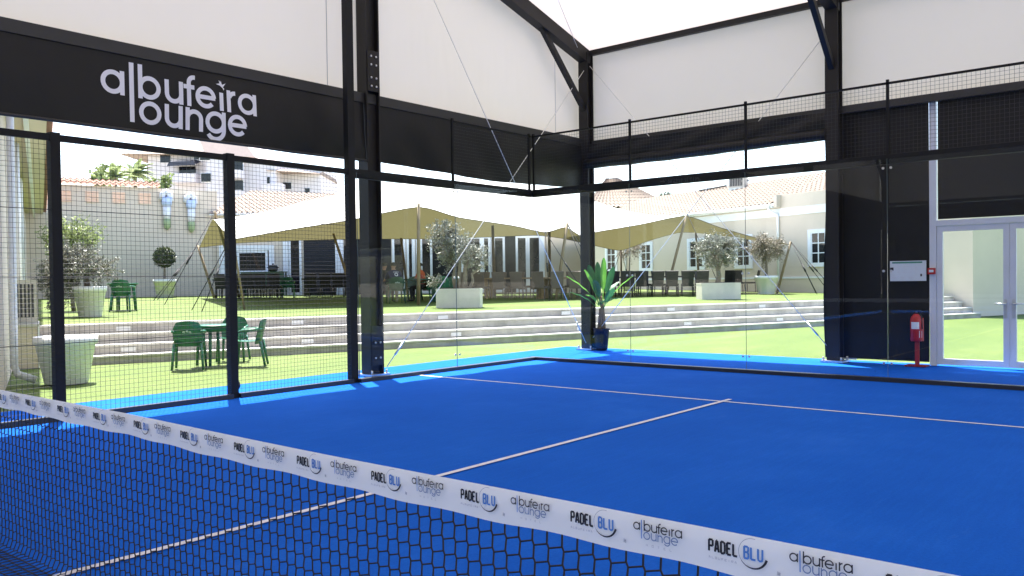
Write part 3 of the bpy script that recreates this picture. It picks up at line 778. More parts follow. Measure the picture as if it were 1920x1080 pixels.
ball_crown(t, FR*.42+Vector((0, 0, .85)), (.48, .42, .42), 1500, .055, MT['olive'], .6)
ball_crown(t, FR*-.62+Vector((0, 0, .25)), (.35, .3, .2), 350, .05, MT['olive'], .6)
p2 = WL(11.1, 3.9); rect_planter(p2, AF+.1, 1.33, .6, .55, 'pale rectangular stone planter on the lawn to the right of the corner column')
t = thing('olive_tree', 'rounded bushy olive tree in the planter to the right of the corner column', 'tree', p2+Vector((0, 0, .53)))
b = MB(); random.seed(11)
b.tube([(-.02, 0, 0), (.03, 0, .25), (-.01, 0, .55), (.02, 0, .95)], [.10, .085, .075, .04], 8); b.tube([(0, 0, .4), (-.2, .05, .8)], [.05, .02], 6); b.tube([(0, 0, .4), (.22, -.05, .85)], [.05, .02], 6)
b.build('trunk', MT['bark'], t); ball_crown(t, (0, 0, 1.10), (.84, .78, .68), 7800, .056, MT['olive'], .62)
p3 = WL(16.7, 7.2); round_pot(p3, .47, .74, 'round white pot standing against the long beige building')
t = thing('olive_tree', 'small round olive tree in the white pot by the long beige building', 'tree', p3+Vector((0, 0, .68)))
b = MB(); random.seed(5)
b.tube([(0, 0, 0), (.02, 0, .4), (0, 0, .9)], [.06, .05, .03], 7)
b.build('trunk', MT['bark'], t); ball_crown(t, (.05, 0, 1.12), (.80, .75, .62), 7600, .055, MT['olive_dry'], .62)
p4 = WL(16.2, 15.6); t0 = round_pot(p4, .40, .6, 'round white pot mostly hidden behind the black chairs under the tent')
t = thing('olive_tree', 'thin brownish olive tree seen between two windows beneath the tent edge', 'tree', p4+Vector((0, 0, .55)))
b = MB(); random.seed(6)
b.tube([(0, 0, 0), (.03, 0, .6), (.05, 0, 1.1)], [.05, .04, .03], 7)
b.build('trunk', MT['bark'], t); ball_crown(t, (.1, 0, 1.5), (.75, .7, .72), 2600, .055, MT['olive_dry'], .62)
# big pots at left
p5 = Vector((-3.72, -6.72, 0)); round_pot(p5, .44, .71, 'large white tapered pot on the lower lawn at the far left')
p6 = WL(-7.75, 4.2); round_pot(p6, .36, .70, 'white pot on the upper lawn behind the left fence post')
t = thing('olive_tree', 'large sprawling grey olive shrub behind the left fence post', 'tree', p6+Vector((0, 0, .72)))
b = MB(); random.seed(9)
b.tube([(-.1, 0, -.02), (-.2, 0, .3), (-.4, -.2, .6)], [.07, .06, .04], 7)
b.build('trunk', MT['bark'], t)
ball_crown(t, FR*-.35+Vector((0, 0, .45)), (.75, .65, .62), 5200, .052, MT['olive'], .62)
ball_crown(t, FR*-.75+Vector((0, 0, .0)), (.6, .5, .6), 3000, .052, MT['olive'], .62)
ball_crown(t, FR*.25+Vector((0, 0, .35)), (.55, .5, .35), 1200, .052, MT['olive'], .6)
p7 = WL(-8.0, 8.0)
t = thing('shrub', 'light green rounded shrub rising above the grey olive at the left', 'shrub', p7)
b = MB(); random.seed(12)
E6 = tree_branches(b, (0, 0, 0), 1.1, (0, 0, 2.05), (.8, .75, .5), 70, .016, 2, .05)
b.build('trunk', MT['bark'], t); olive_crown(t, 'crown', E6, 46, .085, MT['bush'], .09)
p8 = WL(-4.2, 20.4); round_pot(p8, .46, .76, 'white pot in front of the tall rendered wall')
t = thing('topiary_tree', 'clipped ball topiary tree in a white pot against the tall wall', 'tree', p8+Vector((0, 0, .8)))
b = MB(); b.tube([(0, 0, 0), (.01, 0, .5)], [.05, .04], 8); b.build('trunk', MT['bark'], t)
def ball(bb):
    pts = []
    for i in range(2600):
        d = Vector((random.gauss(0, 1), random.gauss(0, 1), random.gauss(0, 1))).normalized(); pts.append(Vector((0, 0, .88))+d*.43*random.uniform(.75, 1.03))
    leaf_quads(bb, pts, .07, .6)
part('crown', ball, MT['topiary'], t)

# ------------------------------------------------------------------ green plastic chairs and table
def plastic_chair(name, label, loc, rz, group, m='green'):
    t = thing(name, label, 'chair', loc, rz, group)
    part('seat', lambda bb: bb.grid([[(x*.235*(1-.12*(y > 0)), y*.225, .44+.02*(x*x)-.012*(1-y*y)+(.02 if y < -.8 else 0)) for x in (-1, -.6, 0, .6, 1)] for y in (-1, -.5, 0, .5, 1)][::-1]+[]), MT[m], t)
    def back(bb):
        for o in (0, .014):
            P = []
            for k in range(9):
                v = k/8; z = .40+.44*v; hw = (.215+.03*math.sin(v*3.1))*(1 if v < .8 else 1-.9*(v-.8)**1.1)
                P.append([(hw*x, -.205-.10*v+.085*x*x+o, z-(.03*x*x if v > .7 else 0)) for x in (-1, -.75, -.5, -.25, 0, .25, .5, .75, 1)])
            bb.grid(P if o else P[::-1])
    part('backrest', back, MT[m], t)
    part('backrest_mark', lambda bb: [bb.quad((x-.022, -.2865-(z-.66)*.23, z-.012), (x+.022, -.2865-(z-.66)*.23, z-.02), (x+.015, -.292-(z-.66)*.23, z+.02), (x-.02, -.292-(z-.66)*.23, z+.015)) for x, z in ((-.05, .655), (0, .665), (.05, .65))], MT['mark'], t)
    for sx in (-1, 1):
        part('leg', lambda bb: bb.tube([(sx*.215, -.205, .45), (sx*.255, -.285, 0)], [.028, .02], 8), MT[m], t)
        part('leg', lambda bb: bb.tube([(sx*.225, .19, .62), (sx*.225, .20, .44), (sx*.25, .24, 0)], [.02, .027, .02], 8), MT[m], t)
        part('armrest', lambda bb: bb.tube([(sx*.215, -.245, .66), (sx*.26, -.1, .655), (sx*.262, .1, .64), (sx*.228, .195, .60)], [.018, .024, .024, .02], 8), MT[m], t)
    return t
GG = 'green garden chairs'
PC = plastic_chair('garden_chair', 'green chair on the lower lawn left of the table, its back to the court', (-4.08, -4.52, 0), AF+.25, GG)
tb = thing('garden_table', 'round green plastic table on the lower lawn among green chairs', 'table', (-4.28, -3.92, 0))
part('tabletop', lambda bb: bb.lathe((0, 0, 0), [(.37, .70), (.39, .705), (.40, .72), (.39, .735), (.2, .737)], 28), MT['green'], tb)
for a in (45, 135, 225, 315): part('leg', lambda bb: bb.tube([(.26*math.cos(R_(a)), .26*math.sin(R_(a)), .70), (.31*math.cos(R_(a)), .31*math.sin(R_(a)), 0)], [.032, .026], 8), MT['green'], tb)
part('apron', lambda bb: bb.lathe((0, 0, 0), [(.30, .62), (.32, .62), (.34, .70), (.32, .70)], 24), MT['green'], tb)
dup(PC, (-3.62, -3.62, 0), AF+math.pi*.56, 'green plastic garden chair at the right of the lower table, seen from the side', GG)
dup(PC, (-4.75, -3.25, 0), AF+math.pi+.1, 'green plastic garden chair on the far side of the lower table', GG)
UP = WL(-6.85, 6.75)
dup(PC, tuple(UP), AF+.1, 'green chair on the upper lawn beside the grey olive shrub', GG)
UT = UP+FF*.75-FR*.35
tb2 = thing('garden_table', 'dark green plastic table on the upper lawn behind the olive shrub', 'table', (UT.x, UT.y, lawn_z(n_of(UT))))
for ch in list(tb.children):
    c = ch.copy(); COL.objects.link(c); c.parent = tb2

# ------------------------------------------------------------------ dining chairs and tables beneath the tent
def dining_chair(name, label, loc, rz, group, m):
    t = thing(name, label, 'chair', loc, rz, group)
    part('seat', lambda bb: bb.box(-.22, .22, -.22, .24, .38, .46), MT[m], t)
    part('backrest', lambda bb: bb.hexa([(-.19, -.25, .40), (.19, -.25, .40), (.19, -.20, .40), (-.19, -.20, .40), (-.225, -.37, .95), (.225, -.37, .95), (.215, -.325, .97), (-.215, -.325, .97)]), MT[m], t)
    for sx in (-1, 1):
        for y in (-.2, .2): part('leg', lambda bb: bb.tube([(sx*.2, y, .36), (sx*.215, y*1.12, 0)], [.021, .016], 6), MT[m], t)
    return t
def dining_table(label, loc, rz, L, wd, m, leg=.06, h=.76):
    t = thing('dining_table', label, 'table', loc, rz)
    part('tabletop', lambda bb: bb.box(-L/2, L/2, -wd/2, wd/2, h-.05, h), MT[m], t)
    for sx in (-1, 1):
        for sy in (-1, 1): part('leg', lambda bb: bb.box(sx*(L/2-.12)-leg, sx*(L/2-.12)+leg, sy*(wd/2-.1)-leg, sy*(wd/2-.1)+leg, 0, h-.05), MT[m], t)
    return t
def Z(p): return Vector((p.x, p.y, lawn_z(n_of(p))))
def chair_rows(first, fn, us, away, ang, gap, make, lab_near, lab_far, group, skip_far=()):
    for i, u in enumerate(us):
        p = Z(fn(u)); lab = lab_near % ORD[i]
        if first[0] is None: first[0] = make(lab, p, ang)
        else: dup(first[0], p+away*random.uniform(-.09, .09), ang+random.uniform(-.22, .22), lab, group)
    for i, u in enumerate(us):
        if i in skip_far: continue
        p = Z(fn(u+9)+away*(gap+random.uniform(-.08, .1))); dup(first[0], p, ang+math.pi+random.uniform(-.2, .2), lab_far % ORD[i], group)
# brown set
BR = [None]; dirB = Vector((.897, .443, 0)); awB = Vector((-.443, .897, 0)); angB = math.atan2(dirB.y, dirB.x)
fB = lambda u: Vector((-8.61, 10.9, 0))+Vector((.017, .0084, 0))*(u-1000)
chair_rows(BR, fB, (868, 903, 937, 972, 1014, 1046, 1081), awB, angB, 1.75,
           lambda lab, p, a: dining_chair('dining_chair', lab, p, a, 'brown woven dining chairs', 'wicker'),
           'brown woven chair, %s from the left on the near side of the wooden tables', 'brown woven chair, %s from the left on the far side of the wooden tables', 'brown woven dining chairs')
pc = Z(fB(958)+awB*.85); dining_table('long wooden dining table under the tent, left end, behind the first olive planter', pc, angB, 2.3, .9, 'wood')
pc = Z(fB(1048)+awB*.85); dining_table('long wooden dining table under the tent in front of the leaning pole', pc, angB, 1.9, .9, 'wood')
# black set on the right
BK = [None]; dirK = Vector((.82, .57, 0)); awK = Vector((-.57, .82, 0)); angK = math.atan2(dirK.y, dirK.x)
fK = lambda u: Vector((-6.6, 15.6, 0))+Vector((.0182, .0127, 0))*(u-1230)
chair_rows(BK, fK, (1158, 1186, 1213, 1238, 1262, 1288, 1314), awK, angK, 1.8,
           lambda lab, p, a: dining_chair('dining_chair', lab, p, a, 'black woven dining chairs', 'wicker_k'),
           'black woven chair, %s from the left in the near row right of corner column', 'black woven chair, %s from the left in the far row right of corner column', 'black woven dining chairs')
pc = Z(fK(1236)+awK*.9); dining_table('long black dining table between two rows of black chairs right of the corner column', pc, angK, 3.6, .9, 'wicker_k', .03)
for i, (u, d) in enumerate(((1362, 37.0), (1386, 36.6), (1409, 37.2))):
    p = Vector((9.631, -12.2514, 0))+FF*d+FR*((u-960)/FPX*d)
    dup(BK[0], Z(p), angK+(.3, -.4, 1.2)[i], 'black woven dining chair, %s from the left behind the right olive planter' % ORD[i], 'black woven dining chairs')
# dark group at the left end
def pd(u, d): return Z(Vector((9.631, -12.2514, 0))+FF*d+FR*((u-960)/FPX*d))
for i, u in enumerate((418, 446, 470, 494, 518)):
    dup(BK[0], pd(u, 33.5), AF+random.uniform(-.1, .1), 'black woven chair, %s from the left on the near side before the green bench' % ORD[i], 'black woven dining chairs')
for i, u in enumerate((430, 458, 482, 507)):
    dup(BK[0], pd(u, 35.3), AF+math.pi+random.uniform(-.1, .1), 'black woven chair, %s from the left on the far side before the green bench' % ORD[i], 'black woven dining chairs')
dining_table('long dark dining table near the left end of the tent', pd(468, 34.4), AF, 2.7, .85, 'wicker_k', .03)
dup(PC, pd(540, 34.0), AF+.15, 'dark green plastic chair at the end of the row near the open door', GG)
for i, u in enumerate((588, 612, 636, 658, 680)):
    dup(BK[0], pd(u, 34.8), AF+random.uniform(-.1, .1), 'black woven chair, %s from the left on the near side before the shuttered doorway' % ORD[i], 'black woven dining chairs')
for i, u in enumerate((590, 616, 642, 668)):
    dup(BK[0], pd(u, 36.6), AF+math.pi+random.uniform(-.1, .1), 'black woven chair, %s from the left on the far side before the shuttered doorway' % ORD[i], 'black woven dining chairs')
dining_table('long black dining table before the shuttered doorway', pd(628, 35.7), AF, 2.6, .85, 'wicker_k', .03)
for i, (u, h) in enumerate(((592, .012), (606, .012))):
    p = pd(u, 35.6); o = MB(); o.lathe((0, 0, 0), [(.06, 0), (.10, .02), (.16, .035)], 16)
    tag(o.build('plate', MT['white_orn'], None, p+Vector((0, 0, .765))), 'white plate on the black table before the doorway, %s one' % ('left', 'right')[i], 'plate', 'white plates')
# green service bench with lidded cooker
gb = thing('serving_bench', 'dark green serving bench against the wall below the hatch window', 'bench', pd(493, 37.2), AF)
part('front_panel', lambda bb: bb.box(-.95, .95, -.03, 0, .45, 1.02), MT['green_d'], gb)
part('worktop', lambda bb: bb.box(-.97, .97, -.05, .55, 1.02, 1.06), MT['green_d'], gb)
for sx in (-1, 1): part('leg', lambda bb: bb.box(sx*.9-.03, sx*.9+.03, .0, .06, 0, .45), MT['green_d'], gb); part('leg', lambda bb: bb.box(sx*.9-.03, sx*.9+.03, .45, .5, 0, 1.02), MT['green_d'], gb)
kp = thing('cooking_pot', 'black lidded cooking pot standing on the green serving bench', 'pot', pd(513, 37.35)+Vector((0, 0, 1.06)), AF)
part('body', lambda bb: bb.lathe((0, 0, 0), [(.13, 0), (.20, .05), (.215, .14), (.20, .21)], 18), MT['black_can'], kp)
part('lid', lambda bb: bb.lathe((0, 0, 0), [(.21, .212), (.17, .27), (.06, .30), (.03, .31), (.045, .34), (.03, .36)], 18), MT['black_can'], kp)
for sx in (-1, 1): part('handle', lambda bb: bb.tube([(sx*.2, 0, .16), (sx*.28, 0, .18), (sx*.2, 0, .2)], .015, 6), MT['black_can'], kp)

# ------------------------------------------------------------------ people at the tables (seated)
def person(name, label, loc, rz, shirt, trousers, lean=.18, arms=((.28, .30, .74), (-.28, .30, .74)), head_turn=0):
    root = thing(name, label, 'person', loc, rz)
    V = {}; vs = []; es = []; rs = []
    def v(k, p, r, par=None):
        V[k] = len(vs); vs.append(p); rs.append(r)
        if par: es.append((V[par], V[k]))
    v('pel', (0, 0, .52), .135); v('wa', (0, .02+lean*.25, .68), .125, 'pel'); v('ch', (0, lean*.7, .92), .145, 'wa'); v('nk', (0, lean, 1.07), .060, 'ch')
    v('hd0', (0, lean+.02, 1.13), .058, 'nk'); v('hd1', (0, lean+.035, 1.20), .088, 'hd0'); v('hd2', (0, lean+.03, 1.28), .078, 'hd1')
    for sx, key, ar in ((-1, 'l', arms[1]), (1, 'r', arms[0])):
        v(key+'sh', (sx*.185, lean*.85, .99), .066, 'ch'); v(key+'el', (sx*.27, lean*.85+.10, .78), .045, key+'sh'); v(key+'wr', ar, .030, key+'el')
        v(key+'hi', (sx*.09, .05, .50), .10, 'pel'); v(key+'kn', (sx*.13, .45, .50), .072, key+'hi'); v(key+'an', (sx*.13, .43, .09), .042, key+'kn'); v(key+'to', (sx*.14, .58, .035), .036, key+'an')
        for f in range(4):
            a = Vector(ar)+Vector((sx*.0+(f-1.5)*.019, .055, -.005)); k1 = '%sf%d' % (key, f)
            v(k1, tuple(a+Vector(((f-1.5)*.004, .03, 0))), .0105, key+'wr'); v(k1+'b', tuple(a+Vector(((f-1.5)*.006, .055-.006*abs(f-1.5), -.022))), .009, k1)
        v(key+'th', (ar[0]-sx*.04, ar[1]+.03, ar[2]), .012, key+'wr'); v(key+'thb', (ar[0]-sx*.055, ar[1]+.06, ar[2]-.01), .010, key+'th')
    me = bpy.data.meshes.new('body'); me.from_pydata(vs, es, []); o = bpy.data.objects.new('body', me); COL.objects.link(o)
    sk = o.modifiers.new('skin', 'SKIN'); sk.use_smooth_shade = True
    for i, r in enumerate(rs): me.skin_vertices[0].data[i].radius = (r, r*.92)
    me.skin_vertices[0].data[0].use_root = True
    ss = o.modifiers.new('sub', 'SUBSURF'); ss.levels = 2; ss.render_levels = 2
    dg = bpy.context.evaluated_depsgraph_get(); dg.update()
    m2 = bpy.data.meshes.new_from_object(o.evaluated_get(dg)); o.modifiers.clear(); o.data = m2
    m2.materials.clear()
    for m in (MT['skin'], shirt, trousers): m2.materials.append(m)
    for p in m2.polygons:
        c = p.center; p.use_smooth = True
        inarm = abs(c.x) > .20 and c.z < .84
        if c.z > 1.075: p.material_index = 0
        elif c.z < .60 and not (abs(c.x) > .2 and c.z > .56 and c.y > .2): p.material_index = 2 if c.z > .08 else 2
        elif inarm and c.y > lean*.85+.06: p.material_index = 0
        else: p.material_index = 1
    # face: nose, brow and ears shaped out of the head
    hc = Vector((0, lean+.035, 1.21))
    for vt_ in m2.vertices:
        d = vt_.co-hc
        if d.length < .13 and vt_.co.z > 1.12:
            if d.y > .05 and abs(d.x) < .022 and -.035 < d.z < .02: vt_.co.y += .022
            if abs(d.x) > .07 and abs(d.y) < .02 and abs(d.z) < .03: vt_.co.x *= 1.12
    o.parent = root
    def hair(bb):
        P = []
        for i in range(8):
            th = i/7*1.75
            P.append([(.096*math.sin(th)*math.cos(a), lean+.022+.104*math.sin(th)*math.sin(a)-(.012), 1.225+.098*math.cos(th)-(.0 if math.sin(a) < .3 else -.05*math.sin(a)*(th > 1.0))) for a in [2*math.pi*k/16 for k in range(17)]])
        bb.grid(P)
    part('hair', hair, MT['hair'], root)
    def face(bb):
        for sx in (-1, 1): bb.lathe((sx*.033, lean+.112, 1.215), [(.004, -.006), (.009, 0), (.004, .006)], 8)
        bb.box(-.022, .022, lean+.112, lean+.118, 1.150, 1.156)
    part('eyes_and_mouth', face, MT['hair'], root)
    return root
DKG = plastic_chair('garden_chair', 'dark green plastic chair right of the navy-shirted person, at the far side of the table', pd(775, 29.3), AF+3.0, GG, 'green_d')
def seat_person(u, d, rz, *a, **k):
    p = pd(u, d); src, gr = k.pop('chair'); dup(src, p, rz, k.pop('chair_label'), gr)
    k2 = dict(k); return person('person', a[0], p+Vector((0, 0, -.02)), rz, *a[1:], **k2)
pr = seat_person(742, 26.6, AF+.35, 'person in navy shirt with round white badge, seated with back to the court', MT['navy'], MT['khaki'], lean=.24, chair=(DKG, GG), chair_label='dark green plastic chair under the navy-shirted person')
def badge(bb):
    for (cx, cz, r) in ((.02, .93, .050),):
        pts = [(cx+r*math.cos(2*math.pi*i/16), -.128+.012+ (cz-.93)*0, cz+r*math.sin(2*math.pi*i/16)) for i in range(16)]
        for q in stroke(arc(cx, cz, .045, 0, 360), .016, True): bb.quad(*[(x, .02+(z-.8)*.72-.155, z) for x, z in q])
        for k in range(4): bb.quad(*[(x, .02+(z-.8)*.72-.155, z) for x, z in ((-.06+k*.045, 1.0), (-.03+k*.045, 1.0), (-.03+k*.045, 1.015), (-.06+k*.045, 1.015))])
part('shirt_badge', badge, MT['white_print'], pr)
seat_person(797, 28.2, AF+1.35, 'person in an orange shirt seated sideways at the table behind the leaning pole', MT['orange'], MT['dark_cloth'], lean=.16, chair=(PC, GG), chair_label='green plastic chair under the orange-shirted person')
seat_person(712, 27.4, AF-.7, 'person in dark clothes half hidden behind the black gable post', MT['dark_cloth'], MT['dark_cloth'], lean=.2, chair=(BK[0], 'black woven dining chairs'), chair_label='black woven chair under the person in dark clothes')
dining_table('dark table where three people sit under the tent', pd(757, 28.0), AF, 2.2, .8, 'green_d', .03)
for i, (u, d, a) in enumerate(((828, 28.0, .2), (845, 29.0, 2.6))):
    dup(PC, pd(u, d), AF+a, 'dark green plastic chair %s the trunk of the middle olive tree' % ('just left of', 'behind')[i], GG)

# ------------------------------------------------------------------ stretch tent
CAMP = Vector((9.631, -12.2514, 1.4482))
tent = thing('stretch_tent', 'wide cream stretch tent with tan underside on leaning wooden poles over the tables', 'tent', WL(7, 12))
T0 = tent.location.copy()
front = [(-4.18, 6.0, 2.67), (-2.42, 6.0, 3.0), (-.98, 5.9, 3.25), (1.13, 5.83, 3.69), (2.62, 6.2, 3.44), (4.73, 6.6, 3.26), (6.11, 6.8, 3.07), (7.11, 7.1, 3.28), (7.97, 7.4, 3.0), (8.61, 7.6, 3.15), (11.18, 8.2, 3.53), (13.81, 8.67, 3.96), (15.3, 8.3, 3.5), (16.7, 7.9, 3.12), (18.2, 7.35, 2.80)]
mid = [(-3.6, 12.4, 3.75), (-2.1, 12.0, 4.0), (-.2, 11.6, 4.55), (1.8, 11.3, 5.0), (3.6, 11.2, 5.3), (5.4, 11.1, 5.45), (6.9, 11.1, 5.45), (8.2, 11.2, 5.4), (9.3, 11.3, 5.25), (10.3, 11.4, 5.1), (11.9, 11.8, 4.75), (13.4, 11.8, 4.35), (15.2, 11.4, 4.0), (16.8, 10.8, 3.72), (18.1, 10.2, 3.25)]
back = [(-3.1, 18.6, 2.97), (-1.6, 18.2, 3.16), (.4, 17.4, 3.24), (2.6, 16.5, 3.28), (4.4, 15.8, 3.28), (6.1, 15.1, 3.27), (7.6, 14.5, 3.32), (8.8, 14.0, 3.36), (10.0, 13.8, 3.40), (11.4, 13.9, 3.28), (13.2, 14.0, 2.98), (14.7, 14.2, 2.80), (16.4, 14.1, 3.3), (17.5, 13.5, 3.62), (17.9, 12.75, 3.6)]
def cr(p0, p1, p2, p3, t):
    return .5*((2*p1)+(-p0+p2)*t+(2*p0-5*p1+4*p2-p3)*t*t+(-p0+3*p1-3*p2+p3)*t**3)
def dens(row, k=5):
    pts = [W(*p) for p in row]; out = []
    for i in range(len(pts)-1):
        a = pts[max(i-1, 0)]; d = pts[min(i+2, len(pts)-1)]
        for j in range(k):
            tt = j/k; q = cr(a, pts[i], pts[i+1], d, tt); l = pts[i].lerp(pts[i+1], tt); out.append(l.lerp(q, .55))
    out.append(pts[-1]); return out
fr_, md_, bk_ = dens(front), dens(mid), dens(back)
def tent_sheet(bb):
    P = []
    for r in range(25):
        v = r/24; row = []
        for a, m_, c in zip(fr_, md_, bk_):
            # saddle profile: linear near edges, rounded at the ridge
            if v < .5: t = v*2; q = a.lerp(m_, t); q.z += .22*math.sin(t*math.pi)*(-.35)
            else: t = v*2-1; q = m_.lerp(c, t); q.z += .22*math.sin(t*math.pi)*(-.15)
            row.append(q-T0)
        P.append(row)
    # smooth the crease along the ridge
    for it in range(3):
        for r in range(1, 24):
            for j in range(len(P[0])): P[r][j] = P[r][j]*.5+(P[r-1][j]+P[r+1][j])*.25
    bb.grid(P)
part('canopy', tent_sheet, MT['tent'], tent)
def edge_band(bb):
    bb.tube([p-T0 for p in fr_], .012, 5, False); bb.tube([p-T0 for p in bk_], .012, 5, False)
part('edge_rope', edge_band, MT['rope'], tent)
def tpole(base_sn, top, m='pole', r=.055):
    bs = WL(*base_sn); tp_ = W(*top)
    part('pole', lambda bb: bb.tube([bs-T0-Vector((0, 0, .05)), (bs+tp_)/2-T0, tp_-T0], [r, r, r*.85], 8), MT[m], tent)
tpole((1.08, 5.83), (1.12, 5.81, 3.80)); tpole((6.75, 7.2), (7.16, 7.05, 3.42)); tpole((12.95, 8.9), (13.85, 8.62, 4.08))
tpole((17.85, 7.75), (18.22, 7.31, 2.92)); tpole((-3.9, 6.1), (-4.22, 5.98, 2.78), 'pole', .03)
tpole((-2.0, 16.2), (-3.55, 12.35, 3.92)); tpole((-2.6, 18.2), (-3.15, 18.6, 3.05))
tpole((4.6, 15.3), (4.4, 15.5, 3.3), 'pole_d'); tpole((7.6, 13.3), (7.55, 13.3, 3.75), 'pole_d', .065)
tpole((9.6, 12.2), (9.6, 12.2, 4.3), 'pole_d', .06); tpole((14.75, 14.25), (14.7, 14.2, 2.84), 'pole_d', .045); tpole((18.0, 12.6), (17.9, 12.72, 3.7), 'pole_d')
tpole((2.0, 14.5), (1.3, 14.8, 3.4), 'pole')
def guy(top, bs):
    a = W(*top)-T0; c = WL(*bs)-T0
    part('guy_rope', lambda bb: (bb.tube([a, c], .013, 5), bb.tube([a.lerp(c, .45), a.lerp(c, .58)], .03, 6)), MT['rope'], tent)
guy((-4.22, 5.98, 2.78), (-5.12, 5.4)); guy((-4.22, 5.98, 2.78), (-5.22, 6.4)); guy((-3.15, 18.6, 3.05), (-4.9, 16.9)); guy((-3.15, 18.6, 3.05), (-5.1, 16.3)); guy((-3.55, 12.35, 3.92), (-5.3, 11.4))
guy((18.22, 7.31, 2.92), (19.0, 6.0)); guy((18.22, 7.31, 2.92), (18.6, 5.3)); guy((18.22, 7.31, 2.92), (17.9, 5.7)); guy((18.22, 7.31, 2.92), (19.2, 6.9))
guy((6.11, 6.8, 3.10), (7.3, 6.0)); guy((7.16, 7.05, 3.42), (7.7, 6.1)); guy((7.16, 7.05, 3.42), (8.6, 6.6)); guy((6.11, 6.8, 3.07), (6.0, 6.4))
guy((13.85, 8.62, 4.08), (14.6, 7.4)); guy((14.7, 14.2, 2.82), (15.9, 15.0)); guy((14.7, 14.2, 2.82), (13.6, 15.0)); guy((14.7, 14.2, 2.82), (14.9, 15.6))

# ------------------------------------------------------------------ buildings round the lawn
def tiled(bb, a, c, e, d, pitch=.24, amp=.045, rows=5):
    """corrugated barrel-tile roof between eave a-c and ridge d-e (a below d, c below e)"""
    a, c, e, d = map(Vector, (a, c, e, d)); n = int((c-a).length/pitch)
    nrm = (c-a).cross(d-a).normalized(); nrm = nrm if nrm.z > 0 else -nrm; P = []
    for r in range(rows+1):
        for s_ in (0, 1):
            if r == rows and s_: break
            v = (r+(.97 if s_ else 0))/rows; lift = .03*(0 if s_ else 1)
            row = []
            for i in range(n*4+1):
                u = i/(n*4); p = a.lerp(c, u).lerp(d.lerp(e, u), v)
                row.append(p+nrm*(amp*math.cos(u*n*2*math.pi)+lift))
            P.append(row)
    bb.grid(P, False)
def win(parent, org, ux, wd, h, frame=.16, muntin=True, depth=.10, name='window', proud=.05, nrm=None):
    """white-framed window: org = centre, ux = unit vector along the wall, nrm = outward normal"""
    ux = Vector(ux); nrm = Vector(nrm); up = Vector((0, 0, 1)); org = Vector(org)
    def fr(bb):
        for sx in (-1, 1): bb.obox(org+ux*sx*(wd/2+frame/2)+nrm*proud/2, ux, nrm, up, frame/2, proud/2, h/2+frame)
        for sz in (-1, 1): bb.obox(org+up*sz*(h/2+frame/2)+nrm*(proud/2-.004), ux, nrm, up, wd/2, proud/2, frame/2)
    f = part(name, fr, MT['trim'], parent)
    part('pane', lambda bb: bb.obox(org+nrm*.006, ux, nrm, up, wd/2, .005, h/2), MT['dark_glass'], f)
    if muntin:
        def mt(bb):
            for k in (-.5, 0, .5)[1:2]: bb.obox(org+ux*k*wd+nrm*.02, ux, nrm, up, .025, .008, h/2)
            for k in (-.17, .17): bb.obox(org+up*k*h+nrm*.018, ux, nrm, up, wd/2, .006, .02)
            for sx in (-1, 1): bb.obox(org+ux*sx*(wd/2-.025)+nrm*.02, ux, nrm, up, .025, .009, h/2)
        part('muntin', mt, MT['trim'], f)
    return f
def rel(parent, fn, name, m, lab=None):
    bb = MB(); fn(bb); L0 = parent.location; bb.v = [(x-L0.x, y-L0.y, z-L0.z) for x, y, z in bb.v]
    o = bb.build(name, m, parent)
    if lab: o['label'] = lab
    return o
def pbox(bb, s0, s1, n0, n1, z0, z1):
    bb.hexa([W(s0, n0, z0), W(s1, n0, z0), W(s1, n1, z0), W(s0, n1, z0), W(s0, n0, z1), W(s1, n0, z1), W(s1, n1, z1), W(s0, n1, z1)])
# long beige building on the right, wall face at s = SW
SW = 19.5
rb = thing('long_building', 'long beige rendered building with white framed windows and a tiled roof on the right', 'building', W(SW, 12, 0))
rel(rb, lambda bb: pbox(bb, SW, SW+8, .35, 24, 0, 4.62), 'wall', MT['render_'])
rel(rb, lambda bb: pbox(bb, SW-.03, SW, .32, 24, 4.12, 4.46), 'cornice_band', MT['trim'])
rel(rb, lambda bb: pbox(bb, SW-.045, SW, 5.6, 24, 1.40, 1.48), 'plinth_band', MT['trim'])
rel(rb, lambda bb: pbox(bb, SW-.025, SW, 5.6, 24, .0, 1.40), 'plinth', MT['render_'])
rel(rb, lambda bb: (pbox(bb, SW-.04, SW+8, .30, 9.0, 4.46, 4.62), pbox(bb, SW-.02, SW+.3, .32, 9.0, 4.62, 5.02), pbox(bb, SW-.3, SW, 9.0, 9.18, 4.5, 5.05)), 'parapet', MT['render_'])
rel(rb, lambda bb: tiled(bb, W(SW-.38, 24, 4.66), W(SW-.38, 9.2, 4.66), W(SW+4, 9.2, 6.35), W(SW+4, 24, 6.35), rows=12), 'roof', MT['tile_pale'])
rel(rb, lambda bb: tiled(bb, W(SW+.3, 9.2, 5.0), W(SW+.3, .35, 5.0), W(SW+4, .35, 6.35), W(SW+4, 9.2, 6.35), rows=12), 'roof', MT['tile_pale'])
rel(rb, lambda bb: pbox(bb, SW-.36, SW, 9.2, 24, 4.50, 4.56), 'soffit', MT['render_w'])
rel(rb, lambda bb: bb.tube([W(SW-.42, 24, 4.60), W(SW-.42, 9.25, 4.60)], .06, 8), 'gutter', MT['pvc'])
rel(rb, lambda bb: bb.tube([W(SW-.42, 9.4, 4.58), W(SW-.40, 9.35, 4.40), W(SW-.10, 9.15, 4.2), W(SW-.07, 9.15, 4.0), W(SW-.07, 9.15, .8)], .055, 8), 'downpipe', MT['pvc'])
rel(rb, lambda bb: bb.tube([W(SW-.07, 20.2, 4.4), W(SW-.07, 20.2, .95)], .055, 8), 'downpipe', MT['pvc'])
